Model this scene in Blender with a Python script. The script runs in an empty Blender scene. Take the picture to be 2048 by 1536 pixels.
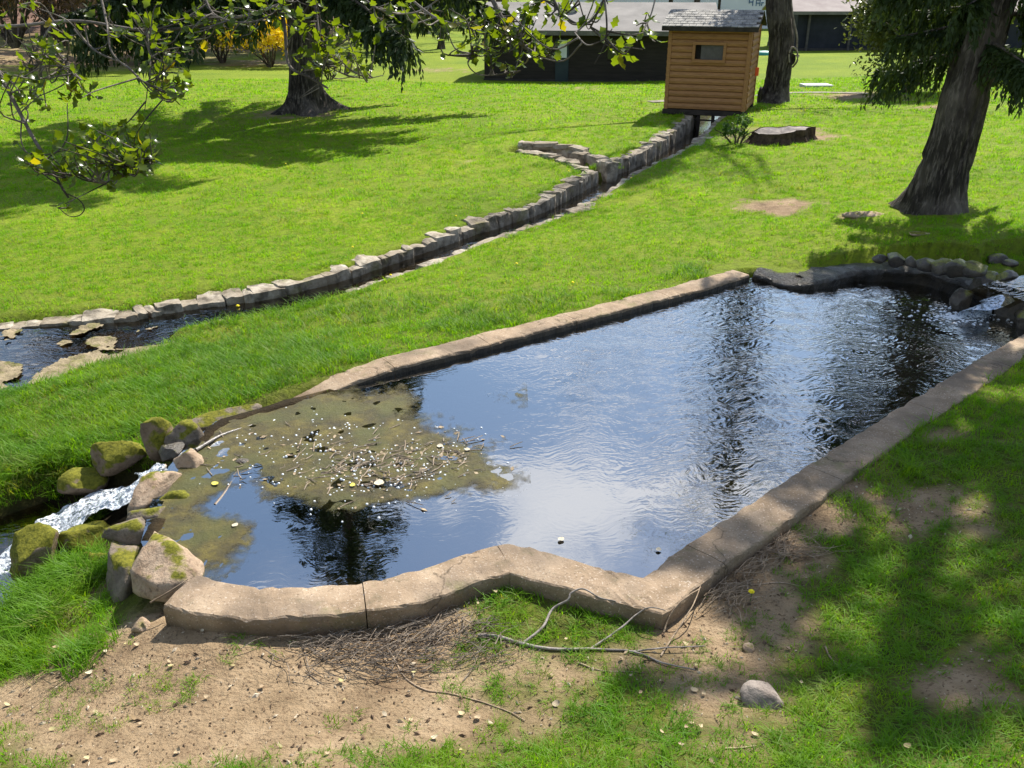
import bpy, math, random
import numpy as np
from mathutils import Vector, Matrix

random.seed(7)
RNG = np.random.default_rng(11)
R = math.radians
S = bpy.context.scene
COL = S.collection

# ------------------------------------------------------------------ camera
CAM_H, PITCH, FPX = 3.4, R(24.5), 1773.0          # FPX: focal length in pixels of the 2048 px wide photograph
cam = bpy.data.cameras.new('camera'); cam.sensor_width = 36; cam.lens = 18 * FPX / 1024; cam.clip_start = .05; cam.clip_end = 2000
camo = bpy.data.objects.new('camera', cam); COL.objects.link(camo)
camo.location = (0, 0, CAM_H); camo.rotation_euler = (math.pi / 2 - PITCH, 0, 0)
S.camera = camo

# ------------------------------------------------------------------ sky, sun, exposure
SUN_AZ, SUN_EL = R(27), R(49)
W = bpy.data.worlds.new('World'); S.world = W; W.use_nodes = True
nt = W.node_tree; nt.nodes.clear()
def wn(t, **k):
    n = nt.nodes.new(t)
    for a, b in k.items(): setattr(n, a, b)
    return n
sky = wn('ShaderNodeTexSky', sky_type='NISHITA', sun_disc=False, sun_elevation=SUN_EL, sun_rotation=SUN_AZ, air_density=1.25, dust_density=.4, ozone_density=2.5)
tc = wn('ShaderNodeTexCoord'); sep = wn('ShaderNodeSeparateXYZ'); nt.links.new(tc.outputs['Generated'], sep.inputs[0])
zmax = wn('ShaderNodeMath', operation='MAXIMUM'); nt.links.new(sep.outputs['Z'], zmax.inputs[0]); zmax.inputs[1].default_value = .08
dx = wn('ShaderNodeMath', operation='DIVIDE'); nt.links.new(sep.outputs['X'], dx.inputs[0]); nt.links.new(zmax.outputs[0], dx.inputs[1])
dy = wn('ShaderNodeMath', operation='DIVIDE'); nt.links.new(sep.outputs['Y'], dy.inputs[0]); nt.links.new(zmax.outputs[0], dy.inputs[1])
cmb = wn('ShaderNodeCombineXYZ'); nt.links.new(dx.outputs[0], cmb.inputs[0]); nt.links.new(dy.outputs[0], cmb.inputs[1]); cmb.inputs[2].default_value = 8.1
cn = wn('ShaderNodeTexNoise'); cn.inputs['Scale'].default_value = 2.2; cn.inputs['Detail'].default_value = 6; cn.inputs['Roughness'].default_value = .55
nt.links.new(cmb.outputs[0], cn.inputs['Vector'])
cr = wn('ShaderNodeValToRGB'); cr.color_ramp.elements[0].position = .36; cr.color_ramp.elements[1].position = .66
for p_, v_ in ((.50, .01), (.545, .10), (.585, .75)): e_ = cr.color_ramp.elements.new(p_); e_.color = (v_, v_, v_, 1)
nt.links.new(cn.outputs['Fac'], cr.inputs[0])
cm = wn('ShaderNodeMixRGB'); nt.links.new(cr.outputs[0], cm.inputs[0]); nt.links.new(sky.outputs[0], cm.inputs[1]); cm.inputs[2].default_value = (9.0, 9.3, 10, 1)
bg = wn('ShaderNodeBackground'); bg.inputs[1].default_value = .09; nt.links.new(cm.outputs[0], bg.inputs[0])
wo = wn('ShaderNodeOutputWorld'); nt.links.new(bg.outputs[0], wo.inputs[0])

SUNV = Vector((math.sin(SUN_AZ) * math.cos(SUN_EL), math.cos(SUN_AZ) * math.cos(SUN_EL), math.sin(SUN_EL)))
sl = bpy.data.lights.new('sun', 'SUN'); sl.energy = 5.0; sl.angle = R(.53); sl.color = (1, .95, .86)
slo = bpy.data.objects.new('sun', sl); COL.objects.link(slo); slo.rotation_euler = SUNV.to_track_quat('Z', 'Y').to_euler()
S.view_settings.view_transform = 'Standard'; S.view_settings.look = 'None'; S.view_settings.gamma = 1; S.view_settings.exposure = .95
S.view_settings.use_curve_mapping = False
S.render.engine = 'CYCLES'
S.cycles.max_bounces = 7; S.cycles.diffuse_bounces = 3; S.cycles.glossy_bounces = 3; S.cycles.transmission_bounces = 3; S.cycles.transparent_max_bounces = 8
S.cycles.use_denoising = True; S.cycles.sample_clamp_indirect = 6; S.cycles.caustics_reflective = False; S.cycles.caustics_refractive = False

# ------------------------------------------------------------------ geometry helpers
SP, CP = math.sin(PITCH), math.cos(PITCH)
def ray(px, py):
    u, v = (px - 1024) / FPX, (768 - py) / FPX
    return np.array([u, CP + v * SP, -SP + v * CP])
def at(px, py, z=0.0):                                # the point where a pixel's ray meets the level z
    d = ray(px, py); t = (z - CAM_H) / d[2]
    return np.array([d[0] * t, d[1] * t, z])
def far(px, py, Y):                                   # the point on a pixel's ray at distance Y ahead
    d = ray(px, py); t = Y / d[1]
    return np.array([d[0] * t, Y, CAM_H + d[2] * t])

def _hash(ix, iy, iz):
    h = (ix.astype(np.int64) * 374761393 + iy.astype(np.int64) * 668265263 + iz.astype(np.int64) * 2147483647 // 7) & 0xffffffff
    h = ((h ^ (h >> 13)) * 1274126177) & 0xffffffff
    return ((h ^ (h >> 16)) & 0xffff) / 65535.0
def vnoise(p):                                        # value noise, -1..1, p (n,3)
    p = np.asarray(p, float); i = np.floor(p).astype(np.int64); f = p - i; f = f * f * (3 - 2 * f)
    r = 0
    for a in (0, 1):
        for b in (0, 1):
            for c in (0, 1):
                w = (f[:, 0] if a else 1 - f[:, 0]) * (f[:, 1] if b else 1 - f[:, 1]) * (f[:, 2] if c else 1 - f[:, 2])
                r = r + w * _hash(i[:, 0] + a, i[:, 1] + b, i[:, 2] + c)
    return r * 2 - 1
def fbm(p, o=4):
    p = np.asarray(p, float); r = 0; a = .5
    for k in range(o):
        r = r + a * vnoise(p * 2 ** k + 17.3 * k); a *= .5
    return r
def fbm2(x, y, s, z=0.0, o=4):
    return fbm(np.stack([x * s, y * s, np.full_like(x, z)], 1), o)
def sstep(a, b, x):
    t = np.clip((x - a) / (b - a), 0, 1); return t * t * (3 - 2 * t)

def mesh_data(name, verts, faces, smooth=False):
    """faces: list of (n,k) int arrays or lists of tuples"""
    me = bpy.data.meshes.new(name)
    verts = np.asarray(verts, np.float32).reshape(-1, 3)
    fl, st, tot, n = [], [], [], 0
    groups = faces if isinstance(faces, list) and faces and isinstance(faces[0], np.ndarray) else None
    if groups is None:
        by = {}
        for f in faces: by.setdefault(len(f), []).append(f)
        groups = [np.array(v) for v in by.values()]
    for g in groups:
        if len(g) == 0: continue
        k = g.shape[1]; fl.append(g.reshape(-1)); st.append(n + np.arange(len(g)) * k); tot.append(np.full(len(g), k)); n += g.size
    me.vertices.add(len(verts)); me.vertices.foreach_set('co', verts.reshape(-1))
    fl = np.concatenate(fl).astype(np.int32); st = np.concatenate(st).astype(np.int32); tot = np.concatenate(tot).astype(np.int32)
    me.loops.add(len(fl)); me.loops.foreach_set('vertex_index', fl)
    me.polygons.add(len(st)); me.polygons.foreach_set('loop_start', st); me.polygons.foreach_set('loop_total', tot)
    me.polygons.foreach_set('use_smooth', np.full(len(st), smooth))
    me.update(calc_edges=True); me.validate()
    return me
def link(name, data, mat=None, parent=None, loc=None, rot=None, scl=None):
    o = bpy.data.objects.new(name, data); COL.objects.link(o)
    if mat is not None and data is not None and len(data.materials) == 0: data.materials.append(mat)
    if parent is not None: o.parent = parent
    if loc is not None: o.location = loc
    if rot is not None: o.rotation_euler = rot
    if scl is not None: o.scale = scl
    return o
def tag(o, label, cat, group=None, kind=None):
    o['label'] = label; o['category'] = cat
    if group: o['group'] = group
    if kind: o['kind'] = kind
    return o
def struct(o, label=None):
    o['kind'] = 'structure'
    return o
def empty(name, loc, rz=0):
    o = bpy.data.objects.new(name, None); COL.objects.link(o); o.location = loc; o.rotation_euler = (0, 0, rz); o.empty_display_size = .2
    return o

class MB:
    """collects shapes into one mesh"""
    def __init__(s): s.v, s.f, s.n = [], {}, 0
    def add(s, v, f):
        v = np.asarray(v, float).reshape(-1, 3); s.v.append(v)
        if isinstance(f, np.ndarray): f = [f]
        if f and not isinstance(f[0], np.ndarray):
            by = {}
            for q in f: by.setdefault(len(q), []).append(q)
            f = [np.array(a) for a in by.values()]
        for g in f: s.f.setdefault(g.shape[1], []).append(g + s.n)
        s.n += len(v); return s
    def box(s, x0, x1, y0, y1, z0, z1, bev=0.0):
        if bev <= 0:
            v = [(x, y, z) for z in (z0, z1) for y in (y0, y1) for x in (x0, x1)]
            return s.add(v, [(0, 2, 3, 1), (4, 5, 7, 6), (0, 1, 5, 4), (2, 6, 7, 3), (0, 4, 6, 2), (1, 3, 7, 5)])
        b = bev; pts = []; idx = {}
        X, Y, Z = (x0, x1), (y0, y1), (z0, z1)
        for i in (0, 1):
            for j in (0, 1):
                for k in (0, 1):
                    c = np.array([X[i], Y[j], Z[k]]); sg = np.array([1 - 2 * i, 1 - 2 * j, 1 - 2 * k]) * b
                    for a in range(3):
                        m = sg.copy(); m[a] = 0; idx[i, j, k, a] = len(pts); pts.append(c + m)
        f = []
        for a in range(3):
            o1, o2 = [q for q in range(3) if q != a]
            for e in (0, 1):
                q = []
                for (p1, p2) in ((0, 0), (1, 0), (1, 1), (0, 1)):
                    t = [0, 0, 0]; t[a] = e; t[o1] = p1; t[o2] = p2; q.append(idx[(*t, a)])
                f.append(tuple(q))
        for a in range(3):
            o1, o2 = [q for q in range(3) if q != a]
            for p1 in (0, 1):
                for p2 in (0, 1):
                    q = []
                    for e, fa in ((0, o1), (1, o1), (1, o2), (0, o2)):
                        t = [0, 0, 0]; t[a] = e; t[o1] = p1; t[o2] = p2; q.append(idx[(*t, fa)])
                    f.append(tuple(q))
        for i in (0, 1):
            for j in (0, 1):
                for k in (0, 1): f.append((idx[i, j, k, 0], idx[i, j, k, 1], idx[i, j, k, 2]))
        return s.add(pts, f)
    def tube(s, path, rad, n=6, cap=True):
        P = np.asarray(path, float); m = len(P); rad = np.broadcast_to(np.asarray(rad, float), (m,))
        T = np.gradient(P, axis=0); T /= np.maximum(np.linalg.norm(T, axis=1, keepdims=True), 1e-9)
        up = np.array([0, 0, 1.0]) if abs(T[0, 2]) < .9 else np.array([1.0, 0, 0])
        U = np.cross(T, up); U /= np.maximum(np.linalg.norm(U, axis=1, keepdims=True), 1e-6); V = np.cross(U, T)
        a = np.arange(n) / n * 2 * math.pi
        v = P[:, None] + rad[:, None, None] * (np.cos(a)[None, :, None] * U[:, None] + np.sin(a)[None, :, None] * V[:, None])
        i = np.arange(m - 1)[:, None] * n; j = np.arange(n)[None]; k = (j + 1) % n
        q = np.stack([i + j, i + k, i + n + k, i + n + j], -1).reshape(-1, 4)
        s.add(v.reshape(-1, 3), q)
        return s
    def data(s, name, smooth=False):
        return mesh_data(name, np.concatenate(s.v), [np.concatenate(g) for g in s.f.values()], smooth)
    def build(s, name, mat, parent=None, smooth=False, **k):
        return link(name, s.data(name, smooth), mat, parent, **k)

def smooth_path(P, n):
    """Catmull-Rom resample to n points"""
    P = np.asarray(P, float)
    if len(P) < 3:
        t = np.linspace(0, 1, n)[:, None]; return P[0] * (1 - t) + P[-1] * t
    Q = np.vstack([2 * P[0] - P[1], P, 2 * P[-1] - P[-2]])
    out = []
    for t in np.linspace(0, len(P) - 1 - 1e-9, n):
        i = int(t); f = t - i; a, b, c, d = Q[i:i + 4]
        out.append(.5 * (2 * b + (c - a) * f + (2 * a - 5 * b + 4 * c - d) * f * f + (3 * b - a - 3 * c + d) * f ** 3))
    return np.array(out)
def resample(P, step):
    P = np.asarray(P, float); d = np.r_[0, np.cumsum(np.linalg.norm(np.diff(P, axis=0), axis=1))]
    n = max(2, int(round(d[-1] / step)) + 1); t = np.linspace(0, d[-1], n)
    return np.stack([np.interp(t, d, P[:, k]) for k in range(P.shape[1])], 1)
def poly_dist(x, y, L, closed=False):
    """distance to a polyline and the index position along it"""
    L = np.asarray(L, float)[:, :2]; n = len(L); best = np.full(x.shape, 1e9); par = np.zeros(x.shape)
    for i in range(n if closed else n - 1):
        a, b = L[i], L[(i + 1) % n]; ab = b - a; l2 = max(ab @ ab, 1e-12)
        t = np.clip(((x - a[0]) * ab[0] + (y - a[1]) * ab[1]) / l2, 0, 1)
        d = np.hypot(x - a[0] - t * ab[0], y - a[1] - t * ab[1]); m = d < best
        best = np.where(m, d, best); par = np.where(m, i + t, par)
    return best, par
def inside(x, y, L):
    L = np.asarray(L, float)[:, :2]; r = np.zeros(x.shape, bool); n = len(L)
    for i in range(n):
        a, b = L[i], L[(i + 1) % n]
        if a[1] == b[1]: continue
        c = ((a[1] > y) != (b[1] > y)) & (x < (b[0] - a[0]) * (y - a[1]) / (b[1] - a[1]) + a[0]); r ^= c
    return r
def sdist(x, y, L):                                   # + inside
    d, _ = poly_dist(x, y, L, True); return np.where(inside(x, y, L), d, -d)
def pxl(pts, z=0.0): return np.array([at(p[0], p[1], p[2] if len(p) > 2 else z) for p in pts])

# ------------------------------------------------------------------ materials
class NT:
    def __init__(s, name):
        s.m = bpy.data.materials.new(name); s.m.use_nodes = True; s.t = s.m.node_tree; s.t.nodes.clear()
    def n(s, t, **k):
        n = s.t.nodes.new(t)
        for a, b in k.items():
            if a == 'inp':
                for c, d in b.items(): n.inputs[c].default_value = d
            else: setattr(n, a, b)
        return n
    def l(s, a, b): s.t.links.new(a, b)
    def pos(s):
        return s.n('ShaderNodeNewGeometry').outputs['Position']
    def obj(s):
        return s.n('ShaderNodeTexCoord').outputs['Object']
    def noise(s, vec, scale, detail=4, rough=.55, dist=0):
        n = s.n('ShaderNodeTexNoise', inp={'Scale': scale, 'Detail': detail, 'Roughness': rough, 'Distortion': dist}); s.l(vec, n.inputs['Vector']); return n.outputs['Fac']
    def vec(s, vec, sc):
        n = s.n('ShaderNodeVectorMath', operation='MULTIPLY'); s.l(vec, n.inputs[0]); n.inputs[1].default_value = sc; return n.outputs[0]
    def ramp(s, fac, stops):
        n = s.n('ShaderNodeValToRGB'); e = n.color_ramp.elements
        while len(e) < len(stops): e.new(.5)
        for a, (p, c) in zip(e, stops): a.position = p; a.color = (*c, 1) if len(c) == 3 else c
        s.l(fac, n.inputs[0]); return n.outputs[0]
    def mix(s, fac, a, b, mode='MIX'):
        n = s.n('ShaderNodeMixRGB', blend_type=mode)
        for i, q in enumerate((fac, a, b)):
            if hasattr(q, 'links'): s.l(q, n.inputs[i])
            elif isinstance(q, (int, float)): n.inputs[i].default_value = q if i == 0 else (q, q, q, 1)
            else: n.inputs[i].default_value = (*q, 1)
        return n.outputs[0]
    def math(s, op, a, b=0.0, clamp=False):
        n = s.n('ShaderNodeMath', operation=op, use_clamp=clamp)
        for i, q in enumerate((a, b)):
            if hasattr(q, 'links'): s.l(q, n.inputs[i])
            else: n.inputs[i].default_value = q
        return n.outputs[0]
    def bump(s, h, strength=.5, dist=.02, normal=None):
        n = s.n('ShaderNodeBump', inp={'Strength': strength, 'Distance': dist}); s.l(h, n.inputs['Height'])
        if normal is not None: s.l(normal, n.inputs['Normal'])
        return n.outputs[0]
    def bsdf(s, color, rough=.8, spec=.3, normal=None, **kw):
        n = s.n('ShaderNodeBsdfPrincipled'); n.inputs['Specular IOR Level'].default_value = spec
        for key, q in (('Base Color', color), ('Roughness', rough)):
            if hasattr(q, 'links'): s.l(q, n.inputs[key])
            else: n.inputs[key].default_value = (*q, 1) if key == 'Base Color' else q
        if normal is not None: s.l(normal, n.inputs['Normal'])
        for k, q in kw.items(): n.inputs[k].default_value = q
        return n.outputs[0]
    def out(s, sh):
        o = s.n('ShaderNodeOutputMaterial'); s.l(sh, o.inputs[0]); return s.m

def noisy(name, c1, c2, scale=4, rough=.85, spec=.25, bump=.4, bdist=.02, c3=None, sc3=.7, stretch=(1, 1, 1), world=False, bscale=None):
    t = NT(name); p = t.pos() if world else t.obj(); p = t.vec(p, stretch)
    f = t.noise(p, scale, 6); c = t.ramp(f, [(.32, c1), (.68, c2)])
    if c3 is not None: c = t.mix(t.ramp(t.noise(p, scale * sc3, 3), [(.5, (0, 0, 0)), (.62, (1, 1, 1))]), c, c3)
    h = t.noise(p, (bscale or scale * 4), 5)
    return t.out(t.bsdf(c, rough, spec, t.bump(h, bump, bdist)))
def foliage(name, c1, c2, trans=.45, rough=.5, spec=.4, scale=1.5, rnd=None):
    t = NT(name); f = t.noise(t.pos(), scale, 3); c = t.ramp(f, [(.3, c1), (.7, c2)])
    if rnd is not None:
        i = t.n('ShaderNodeObjectInfo').outputs['Random']; c = t.mix(t.math('MULTIPLY', i, .9), c, rnd)
    b = t.bsdf(c, rough, spec); tr = t.n('ShaderNodeBsdfTranslucent')
    t.l(t.mix(1.0, c, (1.25, 1.2, .55), 'MULTIPLY'), tr.inputs[0])
    m = t.n('ShaderNodeMixShader', inp={0: trans}); t.l(b, m.inputs[1]); t.l(tr.outputs[0], m.inputs[2])
    return t.out(m.outputs[0])

# ------------------------------------------------------------------ outlines traced on the levels they lie on
WATER = -.08
POND_FRONT = [(395, 1150), (430, 1160), (480, 1168), (560, 1171), (650, 1168), (740, 1158), (820, 1142), (900, 1115), (960, 1098), (1012, 1087)]
POND_NOTCH = [(1012, 1087), (1060, 1094), (1120, 1112), (1200, 1132), (1285, 1152)]
POND_RIGHT = [(1285, 1152), (1370, 1088), (1500, 1006), (1640, 913), (1800, 812), (1960, 714), (2048, 666)]
POND_LEFT = [(1500, 549), (1400, 579), (1144, 645), (939, 698), (820, 727), (700, 758), (600, 784)]
p_front, p_notch, p_right, p_left = pxl(POND_FRONT), pxl(POND_NOTCH), pxl(POND_RIGHT), pxl(POND_LEFT)
e = p_right[-1] - p_right[-2]; e /= np.linalg.norm(e)
p_right = np.vstack([p_right, p_right[-1] + e * 1.9])                 # the right side runs on past the picture's edge
LEDGE = pxl([(1500, 549), (1560, 562), (1620, 571), (1690, 557), (1760, 553), (1850, 563), (1915, 585), (1960, 600)], -.02)
p_far = np.vstack([LEDGE, pxl([(2010, 612), (2070, 610)]), [p_right[-1] + np.array([-.5, .45, 0])]])
DAM = pxl([(600, 784), (520, 806), (440, 830), (395, 868), (352, 915), (318, 985), (300, 1060), (330, 1120), (395, 1150)])
POND = np.vstack([p_front, p_notch[1:], p_right[1:], p_far[::-1], p_left[1:], DAM[1:-1]])

DITCH_IN = pxl([(1385, 232, 0), (1340, 268, -.05), (1290, 300, -.1), (1205, 337, -.17), (1100, 395, -.24), (1020, 425, -.28), (940, 450, -.32), (860, 480, -.36),
                (780, 509, -.39), (700, 537, -.42), (620, 559, -.44), (540, 580, -.46), (460, 593, -.48), (400, 602, -.49), (340, 612, -.5), (270, 629, -.51)])
def offset(L, d):                                                     # shift a polyline sideways, + to the left of its direction
    L = np.asarray(L, float); T = np.gradient(L[:, :2], axis=0); T /= np.linalg.norm(T, axis=1, keepdims=True)
    o = L.copy(); o[:, 0] -= T[:, 1] * d; o[:, 1] += T[:, 0] * d; return o
DITCH = resample(smooth_path(DITCH_IN, 60), .25)                      # top inner edge of the far wall, from the hut downstream
DITCH_C = offset(DITCH, .36)                                          # centre of the channel
DITCH_N = offset(DITCH, .72)                                          # inner edge of the near coping
d_ = DITCH_C[0] - DITCH_C[2]; d_ /= np.linalg.norm(d_)
DITCH_UP = np.vstack([DITCH_C[0] + d_ * 6, DITCH_C[0]])               # it runs on beneath the hut
SIDE = pxl([(1203, 345, -.17), (1150, 318, -.14), (1095, 303, -.12), (1040, 296, -.12)])
CREEK = pxl([(640, 588), (560, 600), (430, 632), (330, 668), (360, 690), (300, 712), (180, 742), (90, 775), (0, 795), (-260, 860), (-500, 800), (-400, 700), (0, 652), (130, 640), (270, 632), (340, 616), (460, 597), (560, 583)], -.6)
STREAM = pxl([(300, 985, -.2), (230, 1010, -.45), (140, 1042, -.6), (30, 1090, -.62), (-60, 1150, -.64), (-200, 1260, -.65), (-500, 1300, -.66)])
UPPER = pxl([(1975, 600, .14), (1995, 588, .2), (2040, 575, .24), (2120, 560, .27), (2300, 545, .3)])

ctrl = [(0, 640, -.5), (200, 622, -.49), (350, 588, -.47), (600, 545, -.42), (800, 470, -.36), (1000, 395, -.27), (1180, 318, -.16), (1320, 255, -.04), (0, 450, -.42), (400, 450, -.37), (-300, 500, -.5),
        (0, 250, -.25), (600, 220, -.08), (900, 330, -.2), (300, 330, -.3), (1000, 280, -.12), (1150, 210, -.1), (700, 400, -.3), (500, 160, -.2), (100, 180, -.3), (-300, 250, -.3),
        (1440, 235, .05), (1600, 210, .1), (1500, 300, .03), (1700, 300, .18), (1850, 440, .36), (2040, 440, .42), (2040, 300, .36), (1700, 430, .15), (1500, 420, -.03), (1600, 500, .03), (1740, 520, .1), (1850, 500, .28), (1950, 515, .34), (2048, 520, .36), (2300, 500, .4), (1900, 200, .2), (2200, 300, .4),
        (1400, 285, -.08), (1240, 368, -.2), (1080, 446, -.3), (900, 522, -.38), (700, 590, -.43), (500, 650, -.48), (380, 700, -.5),
        (1500, 535, -.0), (1200, 606, -.0), (900, 672, -.0), (600, 765, -.02), (450, 805, -.1), (1300, 500, -.12), (1000, 570, -.2), (700, 660, -.28), (350, 790, -.25), (200, 800, -.38),
        (100, 850, -.36), (200, 870, -.28), (0, 850, -.45), (0, 960, -.4), (130, 960, -.4), (60, 1020, -.5), (-200, 950, -.5),
        (200, 1200, -.42), (60, 1230, -.58), (150, 1160, -.5), (-100, 1320, -.6), (300, 1255, -.26), (350, 1400, -.19), (0, 1450, -.36), (350, 1536, -.12), (0, 1536, -.2), (-300, 1500, -.4),
        (500, 1252, -.12), (800, 1250, -.17), (1000, 1185, -.11), (1100, 1205, -.12), (1300, 1243, -.12), (340, 1203, -.04), (400, 1232, -.08), (450, 1245, -.10), (660, 1262, -.15), (1000, 1400, -.13), (1000, 1536, -.03), (700, 1450, -.14),
        (1450, 1150, -.12), (1550, 1075, -.11), (1640, 1005, -.05), (1750, 920, -.03), (1900, 800, 0), (2048, 705, .02), (1800, 1100, -.06), (2048, 900, .1), (2048, 1200, .1), (1700, 1300, -.06), (2048, 1536, .28), (1600, 1536, .08), (2400, 1000, .3), (2500, 700, .3)]
cp = np.array([at(*c) for c in ctrl])
extra = np.array([(0, 1.6, .95), (-4, 1.5, .5), (4, 1.5, 1.1), (0, 0, 1.72), (-6, 0, .9), (6, 0, 1.8), (0, -8, 2.3), (-12, -6, 1.5), (12, -6, 2.4), (-16, 6, -.7), (14, 6, .8), (-20, 16, -.5), (18, 18, .6),
                  (2, 40, -.5), (10, 40, -.4), (-8, 42, -.5), (12, 56, -.5), (24, 56, -.4), (-22, 45, -.3), (-14, 60, -.3), (-30, 60, .8), (24, 30, .4), (-28, 28, -.3), (0, 75, -.6), (20, 80, -.5), (-40, 85, 6), (-20, 90, 1.5), (60, 60, 0), (60, 120, 0), (0, 140, 0), (-90, 60, 6), (-90, 140, 12), (0, 400, 2), (250, 200, 3), (-250, 200, 14), (250, 0, 3), (-250, 0, 0), (0, -60, 4)])
cp = np.vstack([cp, extra])
_D = np.linalg.norm(cp[:, None, :2] - cp[None, :, :2], axis=2) - np.eye(len(cp)) * .15
_Wt = np.linalg.solve(_D, cp[:, 2])
def zbase(x, y):
    z = np.zeros_like(x)
    for w, c in zip(_Wt, cp): z += w * np.sqrt((x - c[0]) ** 2 + (y - c[1]) ** 2 + .05)
    return z
_off = float(np.mean(zbase(cp[:, 0], cp[:, 1]) - cp[:, 2]))
def zground(x, y):
    x = np.atleast_1d(np.asarray(x, float)); y = np.atleast_1d(np.asarray(y, float))
    z = zbase(x, y) - _off
    near = np.exp(-((np.hypot(x, y - 8)) / 30) ** 2)
    z = z + near * (.035 * fbm2(x, y, .7, 1.0) + .02 * fbm2(x, y, 3.0, 5.0, 3))
    pd = sdist(x, y, POND); dd, _ = poly_dist(x, y, DAM)
    z = np.where((pd > -.62) & (pd < 0), np.minimum(z, np.where(dd < .8, z, -.015 + .22 * sstep(4.8, 6.2, x) )), z)
    deep = -.85 + .5 * sstep(1.9, .5, dd)
    z = z + (np.minimum(deep, z) - z) * sstep(-.24, -.10, pd)
    gap = np.exp(-((x - at(318, 962)[0]) ** 2 + (y - at(318, 962)[1]) ** 2) / (2 * .13 ** 2)); sill = -.065 - .12 * gap + .03 * fbm2(x, y, 5, 3.)      # the dam's sill, low at the spillway
    z = np.where(dd < .3, z + (np.maximum(sill, z) - z) * sstep(.18, .06, dd), z)
    # ditch
    d1, par = poly_dist(x, y, DITCH_C); zb = np.interp(par, np.arange(len(DITCH_C)), DITCH_C[:, 2] - np.linspace(.48, .2, len(DITCH_C)))
    z = z + (np.minimum(zb, z) - z) * sstep(.52, .37, d1)
    d2, _ = poly_dist(x, y, DITCH_UP); z = z + (np.minimum(-.5, z) - z) * sstep(.55, .36, d2)
    d3, _ = poly_dist(x, y, SIDE); z = z + (np.minimum(-.5, z) - z) * sstep(.38, .16, d3)
    cd = sdist(x, y, CREEK); z = z + (np.minimum(-.68 + .09 * fbm2(x, y, 1.6, 2.0), z) - z) * sstep(-.18, .1, cd)
    d4, p4 = poly_dist(x, y, STREAM); zs = np.interp(p4, np.arange(len(STREAM)), STREAM[:, 2] - .14); z = z + (np.minimum(zs, z) - z) * sstep(.62, .3, d4)
    d5, p5 = poly_dist(x, y, UPPER); zs = np.interp(p5, np.arange(len(UPPER)), UPPER[:, 2] - .10); z = z + (np.minimum(zs, z) - z) * sstep(.5, .2, d5)
    return z
def zg(x, y): return float(zground(x, y)[0])
def onground(px, py, h=0.0):
    z = -.2
    for _ in range(9):
        p = at(px, py, z); z = zg(p[0], p[1]) + h
    return at(px, py, z)

# bare soil: blobs round traced spots (pixel, radius in metres, weight)
SOIL = [(430, 1310, .75, 1.1), (250, 1340, .6, 1), (120, 1400, .5, .75), (560, 1440, .55, .7), (260, 1500, .35, .4), (750, 1290, .5, 1), (870, 1450, .5, .62), (980, 1310, .4, .5), (1120, 1430, .55, .55), (1300, 1340, .4, .55),
        (1390, 1240, .35, .9), (1480, 1160, .3, 1), (1560, 1090, .25, 1), (1640, 1040, .22, .9), (1720, 985, .18, .8), (1800, 925, .18, .75), (1510, 1205, .3, .9), (1610, 1120, .25, .85), (1560, 1260, .25, .7), (1880, 870, .2, .6), (1470, 1400, .35, .7), (1850, 1000, .4, .85), (1950, 1370, .3, .6), (1440, 1310, .3, .7), (690, 1520, .5, .5), (1250, 1480, .4, .45), (1480, 1480, .25, .6),
        (1545, 412, .5, 1), (1895, 215, .7, .8), (1560, 270, 1.0, .85), (1700, 430, .25, .6), (600, 225, 1.0, .7), (1720, 190, 1.3, .7), (880, 140, 1.6, .5), (1160, 175, 1.2, .45), (250, 105, 5, .75), (60, 100, 6, .75), (500, 125, 3, .6), (170, 1200, .25, .7), (420, 1225, .3, .8), (940, 325, .5, .4), (620, 420, .5, .35), (1750, 200, 1.5, .5)]
_soil = [(*onground(a, b)[:2], r, w) for a, b, r, w in SOIL]
def soil_at(x, y):
    s = np.zeros_like(x)
    for a, b, r, w in _soil: s = np.maximum(s, w * np.exp(-((x - a) ** 2 + (y - b) ** 2) / (2 * r * r)))
    s = s + .42 * fbm2(x, y, 2.3, 8.0, 4) + .12 * fbm2(x, y, 9.0, 3.0, 2) - .04
    return sstep(.30, .62, s)

# ------------------------------------------------------------------ the ground: one sheet, fine near the pond, reaching the horizon
def axis(segs):
    a = [segs[0][0]]
    for lo, hi, st in segs:
        n = max(1, int(round((hi - lo) / st))); a += list(np.linspace(lo, hi, n + 1)[1:])
    return np.array(a)
gx = axis([(-600, -100, 50), (-100, -40, 6), (-40, -14, 1), (-14, -6.5, .3), (-6.5, 8.2, .075), (8.2, 15, .3), (15, 40, 1), (40, 100, 6), (100, 600, 50)])
gy = axis([(-120, -20, 20), (-20, 0, 2), (0, 2.6, .25), (2.6, 14, .075), (14, 28, .15), (28, 50, .7), (50, 110, 3), (110, 900, 40)])
GX, GY = np.meshgrid(gx, gy); xf, yf = GX.ravel(), GY.ravel()
zf = zground(xf, yf)
nx, ny = len(gx), len(gy); ii = np.arange(ny - 1)[:, None] * nx + np.arange(nx - 1)[None]
gme = mesh_data('ground', np.stack([xf, yf, zf], 1), [np.stack([ii, ii + 1, ii + nx + 1, ii + nx], -1).reshape(-1, 4)], True)
soil_v = soil_at(xf, yf)
pdv = sdist(xf, yf, POND); ddv, _ = poly_dist(xf, yf, DITCH_C); cdv = sdist(xf, yf, CREEK); sdv, _ = poly_dist(xf, yf, STREAM); siv, _ = poly_dist(xf, yf, SIDE); udv, _ = poly_dist(xf, yf, UPPER)
duv, _ = poly_dist(xf, yf, DITCH_UP)
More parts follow.
